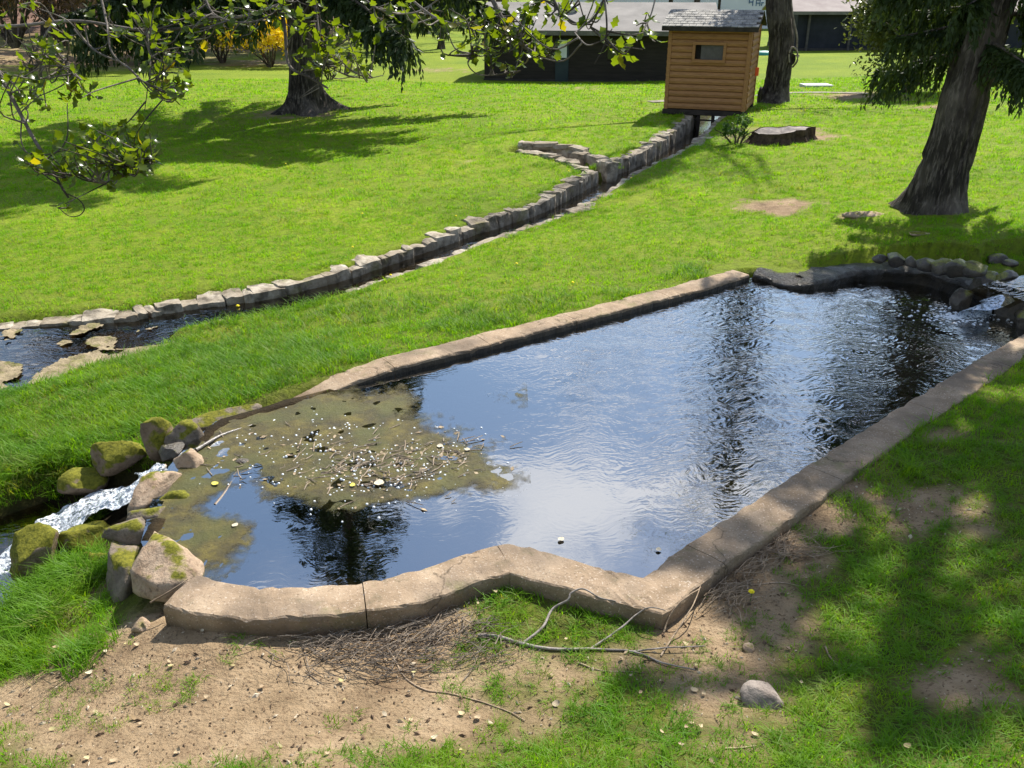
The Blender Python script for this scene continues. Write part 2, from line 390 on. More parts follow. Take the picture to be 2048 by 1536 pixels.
bed_v = np.clip(np.maximum.reduce([sstep(-.2, -.05, pdv), sstep(.5, .4, ddv), sstep(-.1, .1, cdv), sstep(.6, .42, sdv), sstep(.35, .2, siv), sstep(.5, .35, udv), sstep(.55, .4, duv)]), 0, 1)
hill_v = sstep(48, 60, yf + .5 * fbm2(xf, yf, .2, 1.) * 10) * sstep(-9, -15, xf)
for nm, arr in (('soil', soil_v), ('bed', bed_v), ('hill', hill_v)):
    at_ = gme.attributes.new(nm, 'FLOAT', 'POINT'); at_.data.foreach_set('value', arr.astype(np.float32))
t = NT('ground'); P = t.pos()
at_soil = t.n('ShaderNodeAttribute', attribute_name='soil').outputs['Fac']; at_bed = t.n('ShaderNodeAttribute', attribute_name='bed').outputs['Fac']; at_hill = t.n('ShaderNodeAttribute', attribute_name='hill').outputs['Fac']
turf = t.ramp(t.noise(P, .35, 4), [(.35, (.13, .20, .008)), (.65, (.20, .26, .012))])
yy = t.n('ShaderNodeSeparateXYZ'); t.l(P, yy.inputs[0]); nr = t.n('ShaderNodeMapRange', inp={1: 6.0, 2: 13.0, 3: 1.0, 4: 0.0}); t.l(yy.outputs['Y'], nr.inputs[0])
thatch = t.ramp(t.noise(P, 6, 6, .65), [(.3, (.05, .055, .012)), (.5, (.10, .12, .014)), (.7, (.17, .16, .05))])   # stems and thatch under blades that are built one by one
turf = t.mix(nr.outputs[0], turf, thatch)
turf = t.mix(t.ramp(t.noise(P, 14, 5), [(.4, (0, 0, 0)), (.75, (.6, .6, .6))]), turf, (.06, .06, .02))
earth = t.ramp(t.noise(P, 3.5, 8, .65), [(.25, (.17, .115, .066)), (.5, (.31, .22, .13)), (.75, (.42, .31, .195))])
earth = t.mix(t.ramp(t.noise(P, 45, 3), [(.56, (0, 0, 0)), (.66, (.75, .75, .75))]), earth, (.13, .08, .045))
earth = t.mix(t.ramp(t.noise(P, 1.3, 4), [(.5, (0, 0, 0)), (.72, (.65, .65, .65))]), earth, (.16, .10, .06))
bedc = t.ramp(t.noise(P, 5, 6), [(.3, (.012, .009, .005)), (.7, (.05, .034, .015))])
hillc = t.ramp(t.noise(P, .6, 6), [(.3, (.10, .055, .04)), (.7, (.22, .13, .09))])
c = t.mix(at_soil, turf, earth); c = t.mix(at_hill, c, hillc); c = t.mix(at_bed, c, bedc)
h = t.math('ADD', t.noise(P, 38, 6, .7), t.math('MULTIPLY', t.noise(P, 9, 4), 1.4))
ground_mat = t.out(t.bsdf(c, .93, .15, t.bump(h, .9, .035)))
ground = struct(link('ground', gme, ground_mat))
_ZG, _SG = zf.reshape(ny, nx), soil_v.reshape(ny, nx)
def _lookup(A, x, y):                                                 # read the sheet itself
    x = np.atleast_1d(np.asarray(x, float)); y = np.atleast_1d(np.asarray(y, float))
    i = np.clip(np.searchsorted(gx, x) - 1, 0, nx - 2); j = np.clip(np.searchsorted(gy, y) - 1, 0, ny - 2)
    u = np.clip((x - gx[i]) / (gx[i + 1] - gx[i]), 0, 1); v = np.clip((y - gy[j]) / (gy[j + 1] - gy[j]), 0, 1)
    return (A[j, i] * (1 - u) + A[j, i + 1] * u) * (1 - v) + (A[j + 1, i] * (1 - u) + A[j + 1, i + 1] * u) * v
def zground(x, y): return _lookup(_ZG, x, y)
def soil_at(x, y): return _lookup(_SG, x, y)

# ------------------------------------------------------------------ water
def water_mat(name, tint, ripple=.25, scale=16, near=None, ior=.05):
    t = NT(name); P = t.pos()
    d = t.noise(P, 2.2, 2)
    warp = t.n('ShaderNodeVectorMath', operation='ADD'); t.l(P, warp.inputs[0]); w2 = t.n('ShaderNodeCombineXYZ'); t.l(t.math('MULTIPLY', d, .35), w2.inputs[0]); t.l(t.math('MULTIPLY', d, .5), w2.inputs[1]); t.l(w2.outputs[0], warp.inputs[1])
    rot = t.n('ShaderNodeMapping', inp={'Rotation': (0, 0, R(-20)), 'Scale': (.55, 1.25, 1)}); t.l(warp.outputs[0], rot.inputs[0])
    h1 = t.noise(rot.outputs[0], scale, 2, .4); h2 = t.noise(rot.outputs[0], scale * .3, 3)
    hh = t.math('ADD', t.math('MULTIPLY', h1, .55), t.math('MULTIPLY', h2, .6))
    if near is not None:                                              # livelier towards the inflow
        dn = t.n('ShaderNodeVectorMath', operation='DISTANCE'); t.l(P, dn.inputs[0]); dn.inputs[1].default_value = near
        a = t.n('ShaderNodeMapRange', inp={1: .8, 2: 6.0, 3: 1.0, 4: .05}); t.l(dn.outputs['Value'], a.inputs[0]); hh = t.math('MULTIPLY', hh, a.outputs[0])
    nb = t.bump(hh, ripple, .05)
    dt = t.n('ShaderNodeVectorMath', operation='DOT_PRODUCT'); t.l(t.n('ShaderNodeNewGeometry').outputs['Incoming'], dt.inputs[0]); t.l(nb, dt.inputs[1])
    ic = t.math('SUBTRACT', 1.0, t.math('ABSOLUTE', dt.outputs['Value']), True); fo = t.math('ADD', t.math('MULTIPLY', t.math('POWER', ic, 5.0), 1 - ior), ior)       # Schlick reflectance
    gl = t.n('ShaderNodeBsdfGlossy', inp={'Color': (1, 1, 1, 1), 'Roughness': .02}); t.l(nb, gl.inputs['Normal'])
    tr = t.n('ShaderNodeBsdfTransparent', inp={'Color': (*tint, 1)})
    m = t.n('ShaderNodeMixShader'); t.l(fo, m.inputs[0]); t.l(tr.outputs[0], m.inputs[1]); t.l(gl.outputs[0], m.inputs[2])
    return t.out(m.outputs[0])
INFLOW = at(1955, 640, WATER)
pond_mat = water_mat('pond_water', (.55, .54, .45), .3, 24, tuple(INFLOW), .40)
creek_mat = water_mat('creek_water', (.6, .52, .38), .2, 14, None, .14)
def sheet(name, L, z, mat, step=.25):
    L = np.asarray(L)[:, :2]; c = L.mean(0); out = L + (L - c) / np.linalg.norm(L - c, axis=1, keepdims=True) * 0
    me = mesh_data(name, np.column_stack([out, np.full(len(out), z)]), [tuple(range(len(out)))])
    if me.polygons[0].normal.z < 0: me.flip_normals()
    return struct(link(name, me, mat))
pw = sdist  # (water reaches a little under the coping all round)
cw = POND[:, :2]
grow = []
n_ = len(cw); area = np.sum(cw[:, 0] * np.roll(cw[:, 1], -1) - np.roll(cw[:, 0], -1) * cw[:, 1])
for i in range(n_):
    a, b, c_ = cw[i - 1], cw[i], cw[(i + 1) % n_]
    e1, e2 = (b - a) / np.linalg.norm(b - a), (c_ - b) / np.linalg.norm(c_ - b)
    m_ = np.array([e1[1] + e2[1], -e1[0] - e2[0]]); m_ /= max(np.linalg.norm(m_), 1e-6)
    grow.append(b + m_ * (.07 if area > 0 else -.07))
sheet('pond_water', np.array(grow), WATER, pond_mat)
ck = np.vstack([CREEK[:, :2]]); sheet('creek_water', ck + (ck - ck.mean(0)) * .03, -.605, creek_mat)
# ditch water: a strip that follows the bed down to the creek
wl = [np.append(p[:2], p[2] - q) for p, q in zip(DITCH_C, np.linspace(.40, .105, len(DITCH_C)))]
wl = np.vstack([[np.append(DITCH_UP[0][:2], -.42)], wl]); wl[:, 2] = np.maximum(wl[:, 2], -.6)
L1, L2 = offset(wl, .40), offset(wl, -.40); n_ = len(wl)
v = np.vstack([L1, L2]); q = [(i, i + 1, n_ + i + 1, n_ + i) for i in range(n_ - 1)]
me = mesh_data('ditch_water', v, q)
if me.polygons[0].normal.z < 0: me.flip_normals()
struct(link('ditch_water', me, creek_mat))
st2 = resample(STREAM[2:], .3); st2[:, 2] = -.60; L1, L2 = offset(st2, .55), offset(st2, -.55); n_ = len(st2)
me = mesh_data('stream_water', np.vstack([L1, L2]), [(i, i + 1, n_ + i + 1, n_ + i) for i in range(n_ - 1)])
if me.polygons[0].normal.z < 0: me.flip_normals()
struct(link('stream_water', me, creek_mat))
up = resample(UPPER, .2); L1, L2 = offset(up, .3), offset(up, -.3); n_ = len(up)
me = mesh_data('inflow_water', np.vstack([L1, L2]), [(i, i + 1, n_ + i + 1, n_ + i) for i in range(n_ - 1)])
if me.polygons[0].normal.z < 0: me.flip_normals()
struct(link('inflow_water', me, creek_mat))

# ------------------------------------------------------------------ the pond's coping
t = NT('coping_concrete'); P = t.pos()
c = t.ramp(t.noise(P, 3, 7, .65), [(.28, (.17, .12, .075)), (.5, (.285, .208, .138)), (.74, (.385, .295, .205))])
c = t.mix(t.ramp(t.noise(P, 70, 3), [(.6, (0, 0, 0)), (.68, (.6, .6, .6))]), c, (.56, .48, .40))
c = t.mix(t.ramp(t.noise(P, 55, 2), [(.30, (.7, .7, .7)), (.38, (0, 0, 0))]), c, (.13, .09, .06))
c = t.mix(t.ramp(t.noise(P, 1.6, 4), [(.48, (0, 0, 0)), (.66, (.75, .75, .75))]), c, (.13, .10, .075))
c = t.mix(t.ramp(t.noise(P, 2.1, 5, .7), [(.57, (0, 0, 0)), (.68, (.6, .6, .6))]), c, (.13, .125, .05))
c = t.mix(t.ramp(t.noise(P, 4.5, 6, .7), [(.56, (0, 0, 0)), (.7, (.6, .6, .6))]), c, (.10, .085, .05))
v_ = t.n('ShaderNodeTexVoronoi', feature='DISTANCE_TO_EDGE', inp={'Scale': .42}); wv = t.n('ShaderNodeVectorMath', operation='ADD'); nv_ = t.n('ShaderNodeTexNoise', inp={'Scale': 3.0, 'Detail': 5}); t.l(P, nv_.inputs['Vector']); t.l(P, wv.inputs[0]); t.l(nv_.outputs['Color'], wv.inputs[1]); t.l(wv.outputs[0], v_.inputs['Vector'])
c = t.mix(t.ramp(v_.outputs['Distance'], [(.0015, (.75, .75, .75)), (.005, (0, 0, 0))]), c, (.06, .045, .03))
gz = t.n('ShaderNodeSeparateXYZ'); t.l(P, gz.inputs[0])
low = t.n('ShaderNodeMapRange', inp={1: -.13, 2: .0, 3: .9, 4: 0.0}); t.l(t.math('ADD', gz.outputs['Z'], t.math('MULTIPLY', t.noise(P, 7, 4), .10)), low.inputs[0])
c = t.mix(low.outputs[0], c, (.075, .05, .03))                        # damp-stained foot; the outer face's shade is put into this colour too
wet_shade_conc = noisy('wet_shaded_concrete', (.012, .010, .007), (.04, .032, .02), 6, .5, .4, .7, .02, world=True)  # wet inner face, with its shade put into the near-black colour
concrete = t.out(t.bsdf(c, .9, .2, t.bump(t.math('ADD', t.noise(P, 60, 5, .7), t.noise(P, 14, 4)), .55, .012)))
pond_wall = tag(empty('pond_edging', (*p_notch[-1][:2], 0)), 'low tan concrete coping wall edging the pond, curved with a notch at its front', 'wall')
CW = .31
def miter(L, d):
    L = np.asarray(L, float)[:, :2]; out = []
    for i in range(len(L)):
        ea = L[i] - L[i - 1] if i else L[1] - L[0]; eb = L[i + 1] - L[i] if i < len(L) - 1 else L[-1] - L[-2]
        ea /= np.linalg.norm(ea); eb /= np.linalg.norm(eb); na, nb_ = np.array([ea[1], -ea[0]]), np.array([eb[1], -eb[0]])
        m = na + nb_; m /= np.linalg.norm(m); out.append(L[i] + m * d / max(m @ na, .5))
    return np.array(out)
def coping(inner, outer, name='coping_slab', depth=.62, ztop=0.0, sink=0.0):
    """inner, outer: matched polylines; a slab with worn arrises"""
    n = max(3, int(np.linalg.norm(np.diff(inner, axis=0), axis=1).sum() / .035))
    I, O = resample_n(inner, n), resample_n(outer, n)
    prof = [(0, -depth), (0, -.03), (.015, -.008), (.05, 0), (.35, .004), (.65, .004), (.95, 0), (.985, -.008), (1, -.03), (1, -depth)]
    V = []
    for w, z in prof:
        p = I * (1 - w) + O * w; V.append(np.column_stack([p, np.full(n, z + ztop)]))
    V = np.stack(V, 1); flat = V.reshape(-1, 3)
    nz = fbm(flat * 4.0, 3); n2 = fbm(flat * 9.0 + 5, 3)
    top = (flat[:, 2] > ztop - .1)
    n3 = fbm(flat * 22 + 3, 2); edge_ = np.tile(np.array([0, 1, 1, .6, 0, 0, .6, 1, 1, 0.]), n)
    flat[:, 2] += np.where(top, .016 * nz + .004 * n3 - .022 * edge_ * np.clip(n3 - .12, 0, 1) * 3, 0); off = (O - I); off /= np.linalg.norm(off, axis=1, keepdims=True)
    flat[:, :2] += (np.repeat(off, len(prof), 0)) * (.022 * n2 + .008 * n3)[:, None]
    flat[:, 2] -= sink * np.repeat(np.linspace(0, 1, n) ** 1.3, len(prof))
    m = len(prof); i = np.arange(n - 1)[:, None] * m; j = np.arange(m - 1)[None]
    q = np.stack([i + j, i + j + 1, i + m + j + 1, i + m + j], -1).reshape(-1, 4)
    f = [q]; caps = np.array([list(range(m))[::-1], [(n - 1) * m + k for k in range(m)]])
    f.append(caps)
    me = mesh_data(name, flat, f, False); me.materials.append(concrete); me.materials.append(wet_shade_conc); mi = np.zeros(len(me.polygons), np.int32); mi[:len(q)] = (np.tile(np.arange(m - 1), n - 1) == 0); me.polygons.foreach_set('material_index', mi)
    return link(name, me, None, pond_wall, loc=tuple(-Vector(pond_wall.location)))
def resample_n(P, n):
    P = np.asarray(P, float)[:, :2]; d = np.r_[0, np.cumsum(np.linalg.norm(np.diff(P, axis=0), axis=1))]; t = np.linspace(0, d[-1], n)
    return np.stack([np.interp(t, d, P[:, k]) for k in range(2)], 1)
def seg(L, O, a, b):                                                  # stretch between fractions a and b, with a hair joint
    d = np.r_[0, np.cumsum(np.linalg.norm(np.diff(L[:, :2], axis=0), axis=1))]; a, b = a * d[-1] + .003, b * d[-1] - .003
    t = np.r_[a, d[(d > a) & (d < b)], b]
    f = lambda Q: np.stack([np.interp(t, d, Q[:, k]) for k in range(2)], 1)
    return f(L[:, :2]), f(O[:, :2])
front = np.vstack([p_front, p_notch[1:], p_right[1:]])
side_o = 1 if area > 0 else -1
front_s = np.vstack([smooth_path(p_front, 26), p_notch[1:], p_right[1:]])
front_o = miter(front_s, CW)
dcut = lambda L, p: np.argmin(np.linalg.norm(L[:, :2] - p[:2], axis=1))
Lr = np.r_[0, np.cumsum(np.linalg.norm(np.diff(front_s[:, :2], axis=0), axis=1))]; Lr /= Lr[-1]
k_n, k_c = dcut(front_s, p_notch[0]), dcut(front_s, p_right[0]); k_j = dcut(front_s, p_right[1])
cuts = [0, Lr[k_n] * .52, Lr[k_n] * .97, Lr[k_j]] + list(Lr[k_j] + (1 - Lr[k_j]) * np.array([.2, .42, .62, .82, 1]))
for a, b in zip(cuts[:-1], cuts[1:]): coping(*seg(front_s, front_o, a, b))
left_s = resample(p_left, .3); left_o = miter(left_s, CW * .95)
for a, b in zip((0, .24, .47, .66, .84), (.24, .47, .66, .84, 1)): coping(*seg(left_s, left_o, a, b), sink=.13 if b == 1 else 0.0)

# ------------------------------------------------------------------ stone walls of the ditch
def rock_mesh(name, seed, cuts=9, sub=3, rough=.12, squash=(1, 1, 1), fine=.09):
    import bmesh
    bm = bmesh.new(); bmesh.ops.create_icosphere(bm, subdivisions=sub, radius=1.0)
    v = np.array([x.co[:] for x in bm.verts]); f = np.array([[q.index for q in p.verts] for p in bm.faces]); bm.free()
    r = np.random.default_rng(seed)
    for _ in range(cuts):                                             # flatten against random planes: broken faces
        n = r.normal(size=3); n /= np.linalg.norm(n); d = r.uniform(.55, .85)
        k = v @ n - d; v = v - np.where(k > 0, k, 0)[:, None] * n * .98
    v = v * (1 + rough * fbm(v * 1.7 + seed * 3.1, 3) + fine * fbm(v * 6 + seed, 3))[:, None] * np.array(squash)
    return mesh_data(name, v, [f], True)
def block_mesh(name, seed, sub=4, rough=.10):
    """a roughly squared stone, half-size 1"""
    r = np.random.default_rng(seed); g = np.linspace(-1, 1, sub + 1); vs, fs, n = [], [], 0
    for a in range(3):
        for s in (-1, 1):
            A, B = np.meshgrid(g, g); p = np.zeros((A.size, 3)); p[:, a] = s; p[:, (a + 1) % 3] = A.ravel(); p[:, (a + 2) % 3] = B.ravel(); vs.append(p)
            i = np.arange(sub)[:, None] * (sub + 1) + np.arange(sub)[None] + n; q = np.stack([i, i + 1, i + sub + 2, i + sub + 1], -1).reshape(-1, 4)
            fs.append(q if s > 0 else q[:, ::-1]); n += A.size
    v = np.concatenate(vs); ln = np.linalg.norm(v, axis=1, keepdims=True); v = v * (1 - .17 * (ln - 1))          # rounded arrises
    d = np.stack([fbm(v * 1.1 + seed * 5.3 + k * 40, 3) for k in range(3)], 1); v = v + rough * 2.2 * d + .035 * fbm(v * 5 + seed, 2)[:, None]
    return mesh_data(name, v, [np.concatenate(fs)], False)
t = NT('field_stone'); P = t.pos(); rnd = t.n('ShaderNodeObjectInfo').outputs['Random']
c = t.ramp(t.noise(P, 7, 6, .65), [(.3, (.20, .165, .12)), (.5, (.36, .31, .24)), (.7, (.50, .45, .37))])
c = t.mix(t.math('MULTIPLY', rnd, .7), c, (.17, .13, .085))
c = t.mix(t.ramp(t.noise(P, 5, 5), [(.5, (0, 0, 0)), (.64, (.75, .75, .75))]), c, (.06, .05, .036))
c = t.mix(t.ramp(t.noise(P, 2.6, 4), [(.58, (0, 0, 0)), (.68, (.55, .55, .55))]), c, (.16, .15, .035))
stone = t.out(t.bsdf(c, .9, .2, t.bump(t.noise(P, 25, 6, .7), .8, .02)))
BLOCKS = [block_mesh('wall_stone', 30 + k) for k in range(9)]
for b in BLOCKS: b.materials.append(stone)
FLATS = [block_mesh('flat_stone', 60 + k, 4, .13) for k in range(6)]
for b in FLATS: b.materials.append(stone)
def stone_run(label, name, path, width, height, depth, side, seed, zoff=0.0, meshes=BLOCKS, jit=.12, skip=0.0):
    """a row of stones along a path (its top inner edge); side = +1: body lies to the right of the path"""
    r = np.random.default_rng(seed); d = np.r_[0, np.cumsum(np.linalg.norm(np.diff(path[:, :2], axis=0), axis=1))]
    root = tag(empty(name, (*path[0][:2], path[0][2])), label, 'wall', 'stone walls of the ditch'); s = 0.0; inv = Vector(root.location)
    while s < d[-1] - .08:
        w = width * r.choice([.6, .8, 1.0, 1.3, 1.7]) * r.uniform(.9, 1.15); w = min(w, d[-1] - s) if d[-1] - s > .1 else .1
        p = np.array([np.interp(s + w / 2, d, path[:, k]) for k in range(3)]); q = np.array([np.interp(min(s + w / 2 + .15, d[-1]), d, path[:, k]) for k in range(3)]) - np.array([np.interp(max(s + w / 2 - .15, 0), d, path[:, k]) for k in range(3)])
        a = math.atan2(q[1], q[0]); nrm = np.array([q[1], -q[0]]) / np.hypot(q[0], q[1]) * side
        s += w
        if r.random() < skip: continue
        hh = height(s / d[-1]) if callable(height) else height
        dd = depth * r.uniform(.85, 1.2); top = p[2] + r.normal() * .014 + zoff; hh *= r.uniform(.95, 1.1)
        o = link('stone', meshes[r.integers(len(meshes))], None, root)
        o.location = Vector((p[0] + nrm[0] * (dd / 2 + r.uniform(-.03, .02)), p[1] + nrm[1] * (dd / 2), top - hh / 2)) - inv
        fl = r.integers(2) * math.pi
        o.rotation_euler = (r.normal() * .05, r.normal() * .05, a + fl + r.normal() * .07); o.scale = (w * .57, dd / 2, hh / 2)
    return root
hgt = lambda f: .62 - .30 * f
kj = int(np.argmin(np.linalg.norm(DITCH[:, :2] - at(1205, 337, -.17)[:2], axis=1)))
up_path = np.vstack([DITCH[0] + np.append(d_[:2], 0) * 1.4, DITCH[:kj - 1]])
stone_run('grey fieldstone retaining wall of the ditch between the wooden hut and the side channel', 'ditch_wall', up_path, .23, .6, .36, 1, 1, .01)
stone_run('long grey fieldstone retaining wall running from the side channel down to the creek', 'ditch_wall', np.vstack([DITCH[kj + 1:], pxl([(200, 637, -.53), (120, 644, -.55), (0, 655, -.57), (-120, 668, -.57)])]), .225, lambda f: .54 - .30 * f, .34, 1, 2, -.005)
NC = DITCH_N.copy(); NC[:, 2] -= .04; kn = int(np.argmin(np.linalg.norm(DITCH_N[:, :2] - at(640, 592, -.45)[:2], axis=1)))
stone_run('row of pale flat coping stones along the pond side of the ditch', 'ditch_coping', np.vstack([NC[0] + np.append(d_[:2], 0) * 1.2, NC[:kn]]), .36, .3, .34, -1, 3, .05, FLATS, .2)
S1 = pxl([(1196, 341, -.15), (1150, 317, -.12), (1095, 303, -.1), (1045, 297, -.1)]); S2 = pxl([(1214, 332, -.12), (1175, 311, -.08), (1120, 297, -.06), (1060, 288, -.06)])
S3 = pxl([(1165, 298, 0), (1100, 290, .0), (1035, 288, -.02)])
stone_run('near side of the short stone channel that joins the ditch halfway', 'side_channel_wall', resample(S1, .2), .3, .42, .30, -1, 4, .0)
stone_run('far side of the short stone channel that joins the ditch halfway', 'side_channel_wall', resample(S2, .2), .3, .42, .28, 1, 5, .02)
stone_run('low ledge of flat stones in the lawn behind the short side channel', 'stone_ledge', resample(S3, .2), .42, .16, .3, 1, 6, .03, FLATS)

# ------------------------------------------------------------------ boulders of the dam and the inflow
def boulder_mat(name, c1, c2, moss=0.0, wet=False):
    t = NT(name); P = t.pos(); c = t.ramp(t.noise(P, 9, 7, .65), [(.3, c1), (.7, c2)])
    c = t.mix(t.ramp(t.noise(P, 30, 4), [(.55, (0, 0, 0)), (.7, (.6, .6, .6))]), c, tuple(x * .5 for x in c1))
    if moss > 0:
        nz = t.n('ShaderNodeSeparateXYZ'); g = t.n('ShaderNodeNewGeometry'); t.l(g.outputs['Normal'], nz.inputs[0])
        m = t.math('ADD', t.math('MULTIPLY', t.noise(P, 6, 5), 1.1), t.math('MULTIPLY', nz.outputs['Z'], .35))
        k = t.ramp(m, [(.93 - moss * .42, (0, 0, 0)), (1.03 - moss * .42, (1, 1, 1))])
        c = t.mix(k, c, t.ramp(t.noise(P, 40, 4), [(.3, (.07, .075, .008)), (.7, (.20, .19, .02))]))
    return t.out(t.bsdf(c, .35 if wet else .88, .5 if wet else .2, t.bump(t.math('ADD', t.noise(P, 45, 6, .7), t.noise(P, 12, 4)), .8, .015)))
tanrock = boulder_mat('tan_rock', (.25, .17, .11), (.46, .35, .25), .12)
mossrock = boulder_mat('mossy_rock', (.12, .085, .055), (.27, .20, .14), .85)
greyrock = boulder_mat('grey_rock', (.10, .08, .06), (.26, .21, .16), .4)
wetrock = boulder_mat('wet_rock', (.025, .02, .014), (.09, .07, .05), .3, True)
def boulder(px, py, z, size, rz, mat, label, seed, group='boulders of the pond dam', cuts=9, tilt=(0, 0), name='boulder', rough=.12, cat='boulder'):
    p = at(px, py, z); me = rock_mesh(name, seed, cuts, 4, rough)
    o = link(name, me, mat, loc=tuple(p), rot=(tilt[0], tilt[1], rz), scl=size)
    return tag(o, label, cat, group)
boulder(312, 872, -.10, (.15, .15, .24), .3, mossrock, 'upright mossy boulder at the grass end of the dam', 101, cuts=11)
boulder(376, 878, -.12, (.19, .14, .17), .5, greyrock, 'pitted grey boulder beside the floating stick at the dam', 102)
boulder(232, 915, -.28, (.24, .16, .17), .2, mossrock, 'low mossy boulder half sunk in the grass left of the cascade', 103)
boulder(314, 985, -.14, (.15, .27, .19), -.35, tanrock, 'largest clean tan boulder standing beside the white cascade', 104, cuts=13, tilt=(.15, .1))
boulder(374, 938, -.14, (.14, .16, .18), .9, tanrock, 'small tan boulder behind the largest one at the dam', 105)
boulder(185, 1072, -.42, (.27, .16, .14), .1, mossrock, 'flat mossy slab below the cascade', 106, cuts=12)
boulder(72, 1112, -.45, (.22, .2, .25), .4, mossrock, 'round mossy boulder farthest left beside the stream', 107)
boulder(268, 1068, -.18, (.21, .14, .16), .3, greyrock, 'dark wet-edged boulder above the coping end boulder', 108)
boulder(326, 1142, -.16, (.24, .42, .25), .75, tanrock, 'big tan wedge boulder butted against the end of the coping', 109, cuts=12, tilt=(-.12, .05))
boulder(262, 1150, -.36, (.20, .28, .28), .2, greyrock, 'shaded boulder under the wedge boulder at the coping end', 110)
boulder(196, 1128, -.46, (.14, .12, .12), 0, mossrock, 'small bright mossy rock among the grass below the dam', 111)
boulder(166, 965, -.44, (.20, .15, .13), .4, mossrock, 'small mossy rock on the grassy bank of the cascade', 112)
boulder(445, 838, -.15, (.40, .13, .12), .62, greyrock, 'long brown rock lying along the waterline at the pond corner', 113)
boulder(430, 925, -.17, (.24, .10, .09), .3, wetrock, 'wet brown slab just breaking the water inside the dam', 114)
boulder(490, 945, -.18, (.12, .10, .12), .3, wetrock, 'small black rock in the shallow weedy water', 115)
boulder(1972, 582, .05, (.24, .18, .24), .2, wetrock, 'dark rounded rock between the ledge and the small waterfall', 120, 'boulders at the inflow')
boulder(2035, 618, .0, (.22, .24, .22), .6, wetrock, 'wet rock at the right edge beside the small waterfall', 121, 'boulders at the inflow')
boulder(2085, 600, .05, (.32, .26, .3), .6, wetrock, 'dark boulder cut by the picture edge beyond the waterfall', 122, 'boulders at the inflow')
boulder(1925, 600, .0, (.17, .13, .15), .9, wetrock, 'dark rock at the right end of the ledge, below the bank', 123, 'boulders at the inflow')
boulder(2005, 560, .2, (.2, .13, .12), .2, wetrock, 'flat wet rock in the inflow channel above the waterfall', 124, 'boulders at the inflow')
boulder(2062, 650, -.05, (.22, .2, .2), 1.2, wetrock, 'wet rock at the right edge below the waterfall', 125, 'boulders at the inflow')
boulder(345, 905, -.1, (.13, .1, .1), 1.0, wetrock, 'wet dark rock at the upper lip of the cascade', 126)
boulder(352, 1010, -.15, (.14, .12, .11), .4, greyrock, 'low rock at the waterline inside the largest tan boulder', 127)
boulder(300, 1035, -.13, (.16, .10, .10), .2, greyrock, 'narrow rock bridging the two tan boulders of the dam', 128)
rr = np.random.default_rng(5); drystone = boulder_mat('dry_stone', (.16, .13, .11), (.34, .29, .25), 0.0)
for k, (a, b, s_) in enumerate([(1790, 522, .13), (1822, 526, .10), (1856, 532, .13), (1886, 537, .15), (1918, 541, .16), (1948, 545, .14), (1760, 520, .08), (1992, 523, .12), (2020, 530, .09)]):
    p = onground(a, b); o = link('edge_stone', rock_mesh('edge_stone', 140 + k, 8, 3), wetrock, loc=(p[0], p[1], p[2] + s_ * .15), rot=(0, 0, rr.random() * 6), scl=(s_ * 1.3, s_ * .9, s_ * .75))
    tag(o, ['second dark stone from the left in the eroded edge below the leaning spruce', 'third dark stone from the left in the eroded edge below the leaning spruce', 'fourth dark stone from the left in the eroded edge below the leaning spruce', 'fifth dark stone from the left in the eroded edge below the leaning spruce', 'sixth dark stone from the left in the eroded edge below the leaning spruce', 'seventh dark stone from the left in the eroded edge, nearest the inflow', 'smallest and leftmost dark stone in the eroded edge below the leaning spruce', 'dark stone on the far bank of the inflow channel', 'small dark stone at the right edge of the far inflow bank'][k], 'stone', 'stones along the eroded bank')
for k, (a, b, s_, lab) in enumerate([(1525, 1402, .10, 'grey lumpy stone in the grass of the right foreground'), (1497, 1299, .035, 'small tan stone on bare soil right of the forked branch'), (282, 1257, .06, 'small brown stone on the sand below the coping'), (598, 222, .24, 'pale round stone against the foot of the big spruce'), (1845, 468, .16, 'flat pale stone in the grass by the leaning spruce'), (1735, 430, .30, 'long flat stone lying level in the lawn left of the leaning spruce')]):
    p = onground(a, b); o = link('stone', rock_mesh('stone', 160 + k, 8, 3), drystone if k == 0 else tanrock, loc=(p[0], p[1], p[2] + s_ * (.3 if k < 4 else -.02)), rot=(0, 0, rr.random() * 6), scl=(s_ * 1.2, s_, s_ * (.8 if k < 4 else .16)))
    if k >= 4: o.scale = (s_ * 1.3, s_ * .5, s_ * .22); o.rotation_euler = (0, 0, -.1)
    tag(o, lab, 'stone')
# the rock ledge that closes the far end of the pond
lp = resample(smooth_path(np.vstack([LEDGE, pxl([(1985, 606)])]), 60), .03); n_ = len(lp); V = []
lo = offset(lp, -.0)
T = np.gradient(lp[:, :2], axis=0); T /= np.linalg.norm(T, axis=1, keepdims=True); N = np.stack([-T[:, 1], T[:, 0]], 1)
hz = np.interp(np.arange(n_), [0, n_ * .15, n_ * .35, n_ * .6, n_ * .85, n_], [0, .005, .03, .07, .11, .07])
for w, dz in ((-.02, -.6), (-.015, -.25), (.0, -.08), (-.03, -.03), (.03, .0), (.16, .012), (.32, .0), (.5, -.05), (.6, -.4)):
    p = lp[:, :2] + N * w; V.append(np.column_stack([p, hz + dz if dz > -.2 else np.full(n_, dz)]))
V = np.stack(V, 1).reshape(-1, 3); V += (.10 * np.stack([fbm(V * 3.5 + k * 9, 4) for k in range(3)], 1) + .05 * np.stack([fbm(V * 11 + k * 5, 3) for k in range(3)], 1)) * np.array([1, 1, .6])
m = 9; i = np.arange(n_ - 1)[:, None] * m; j = np.arange(m - 1)[None]
t = NT('wet_ledge'); P = t.pos(); c = t.ramp(t.noise(P, 5, 6), [(.3, (.02, .016, .011)), (.6, (.06, .046, .03)), (.8, (.16, .125, .085))])
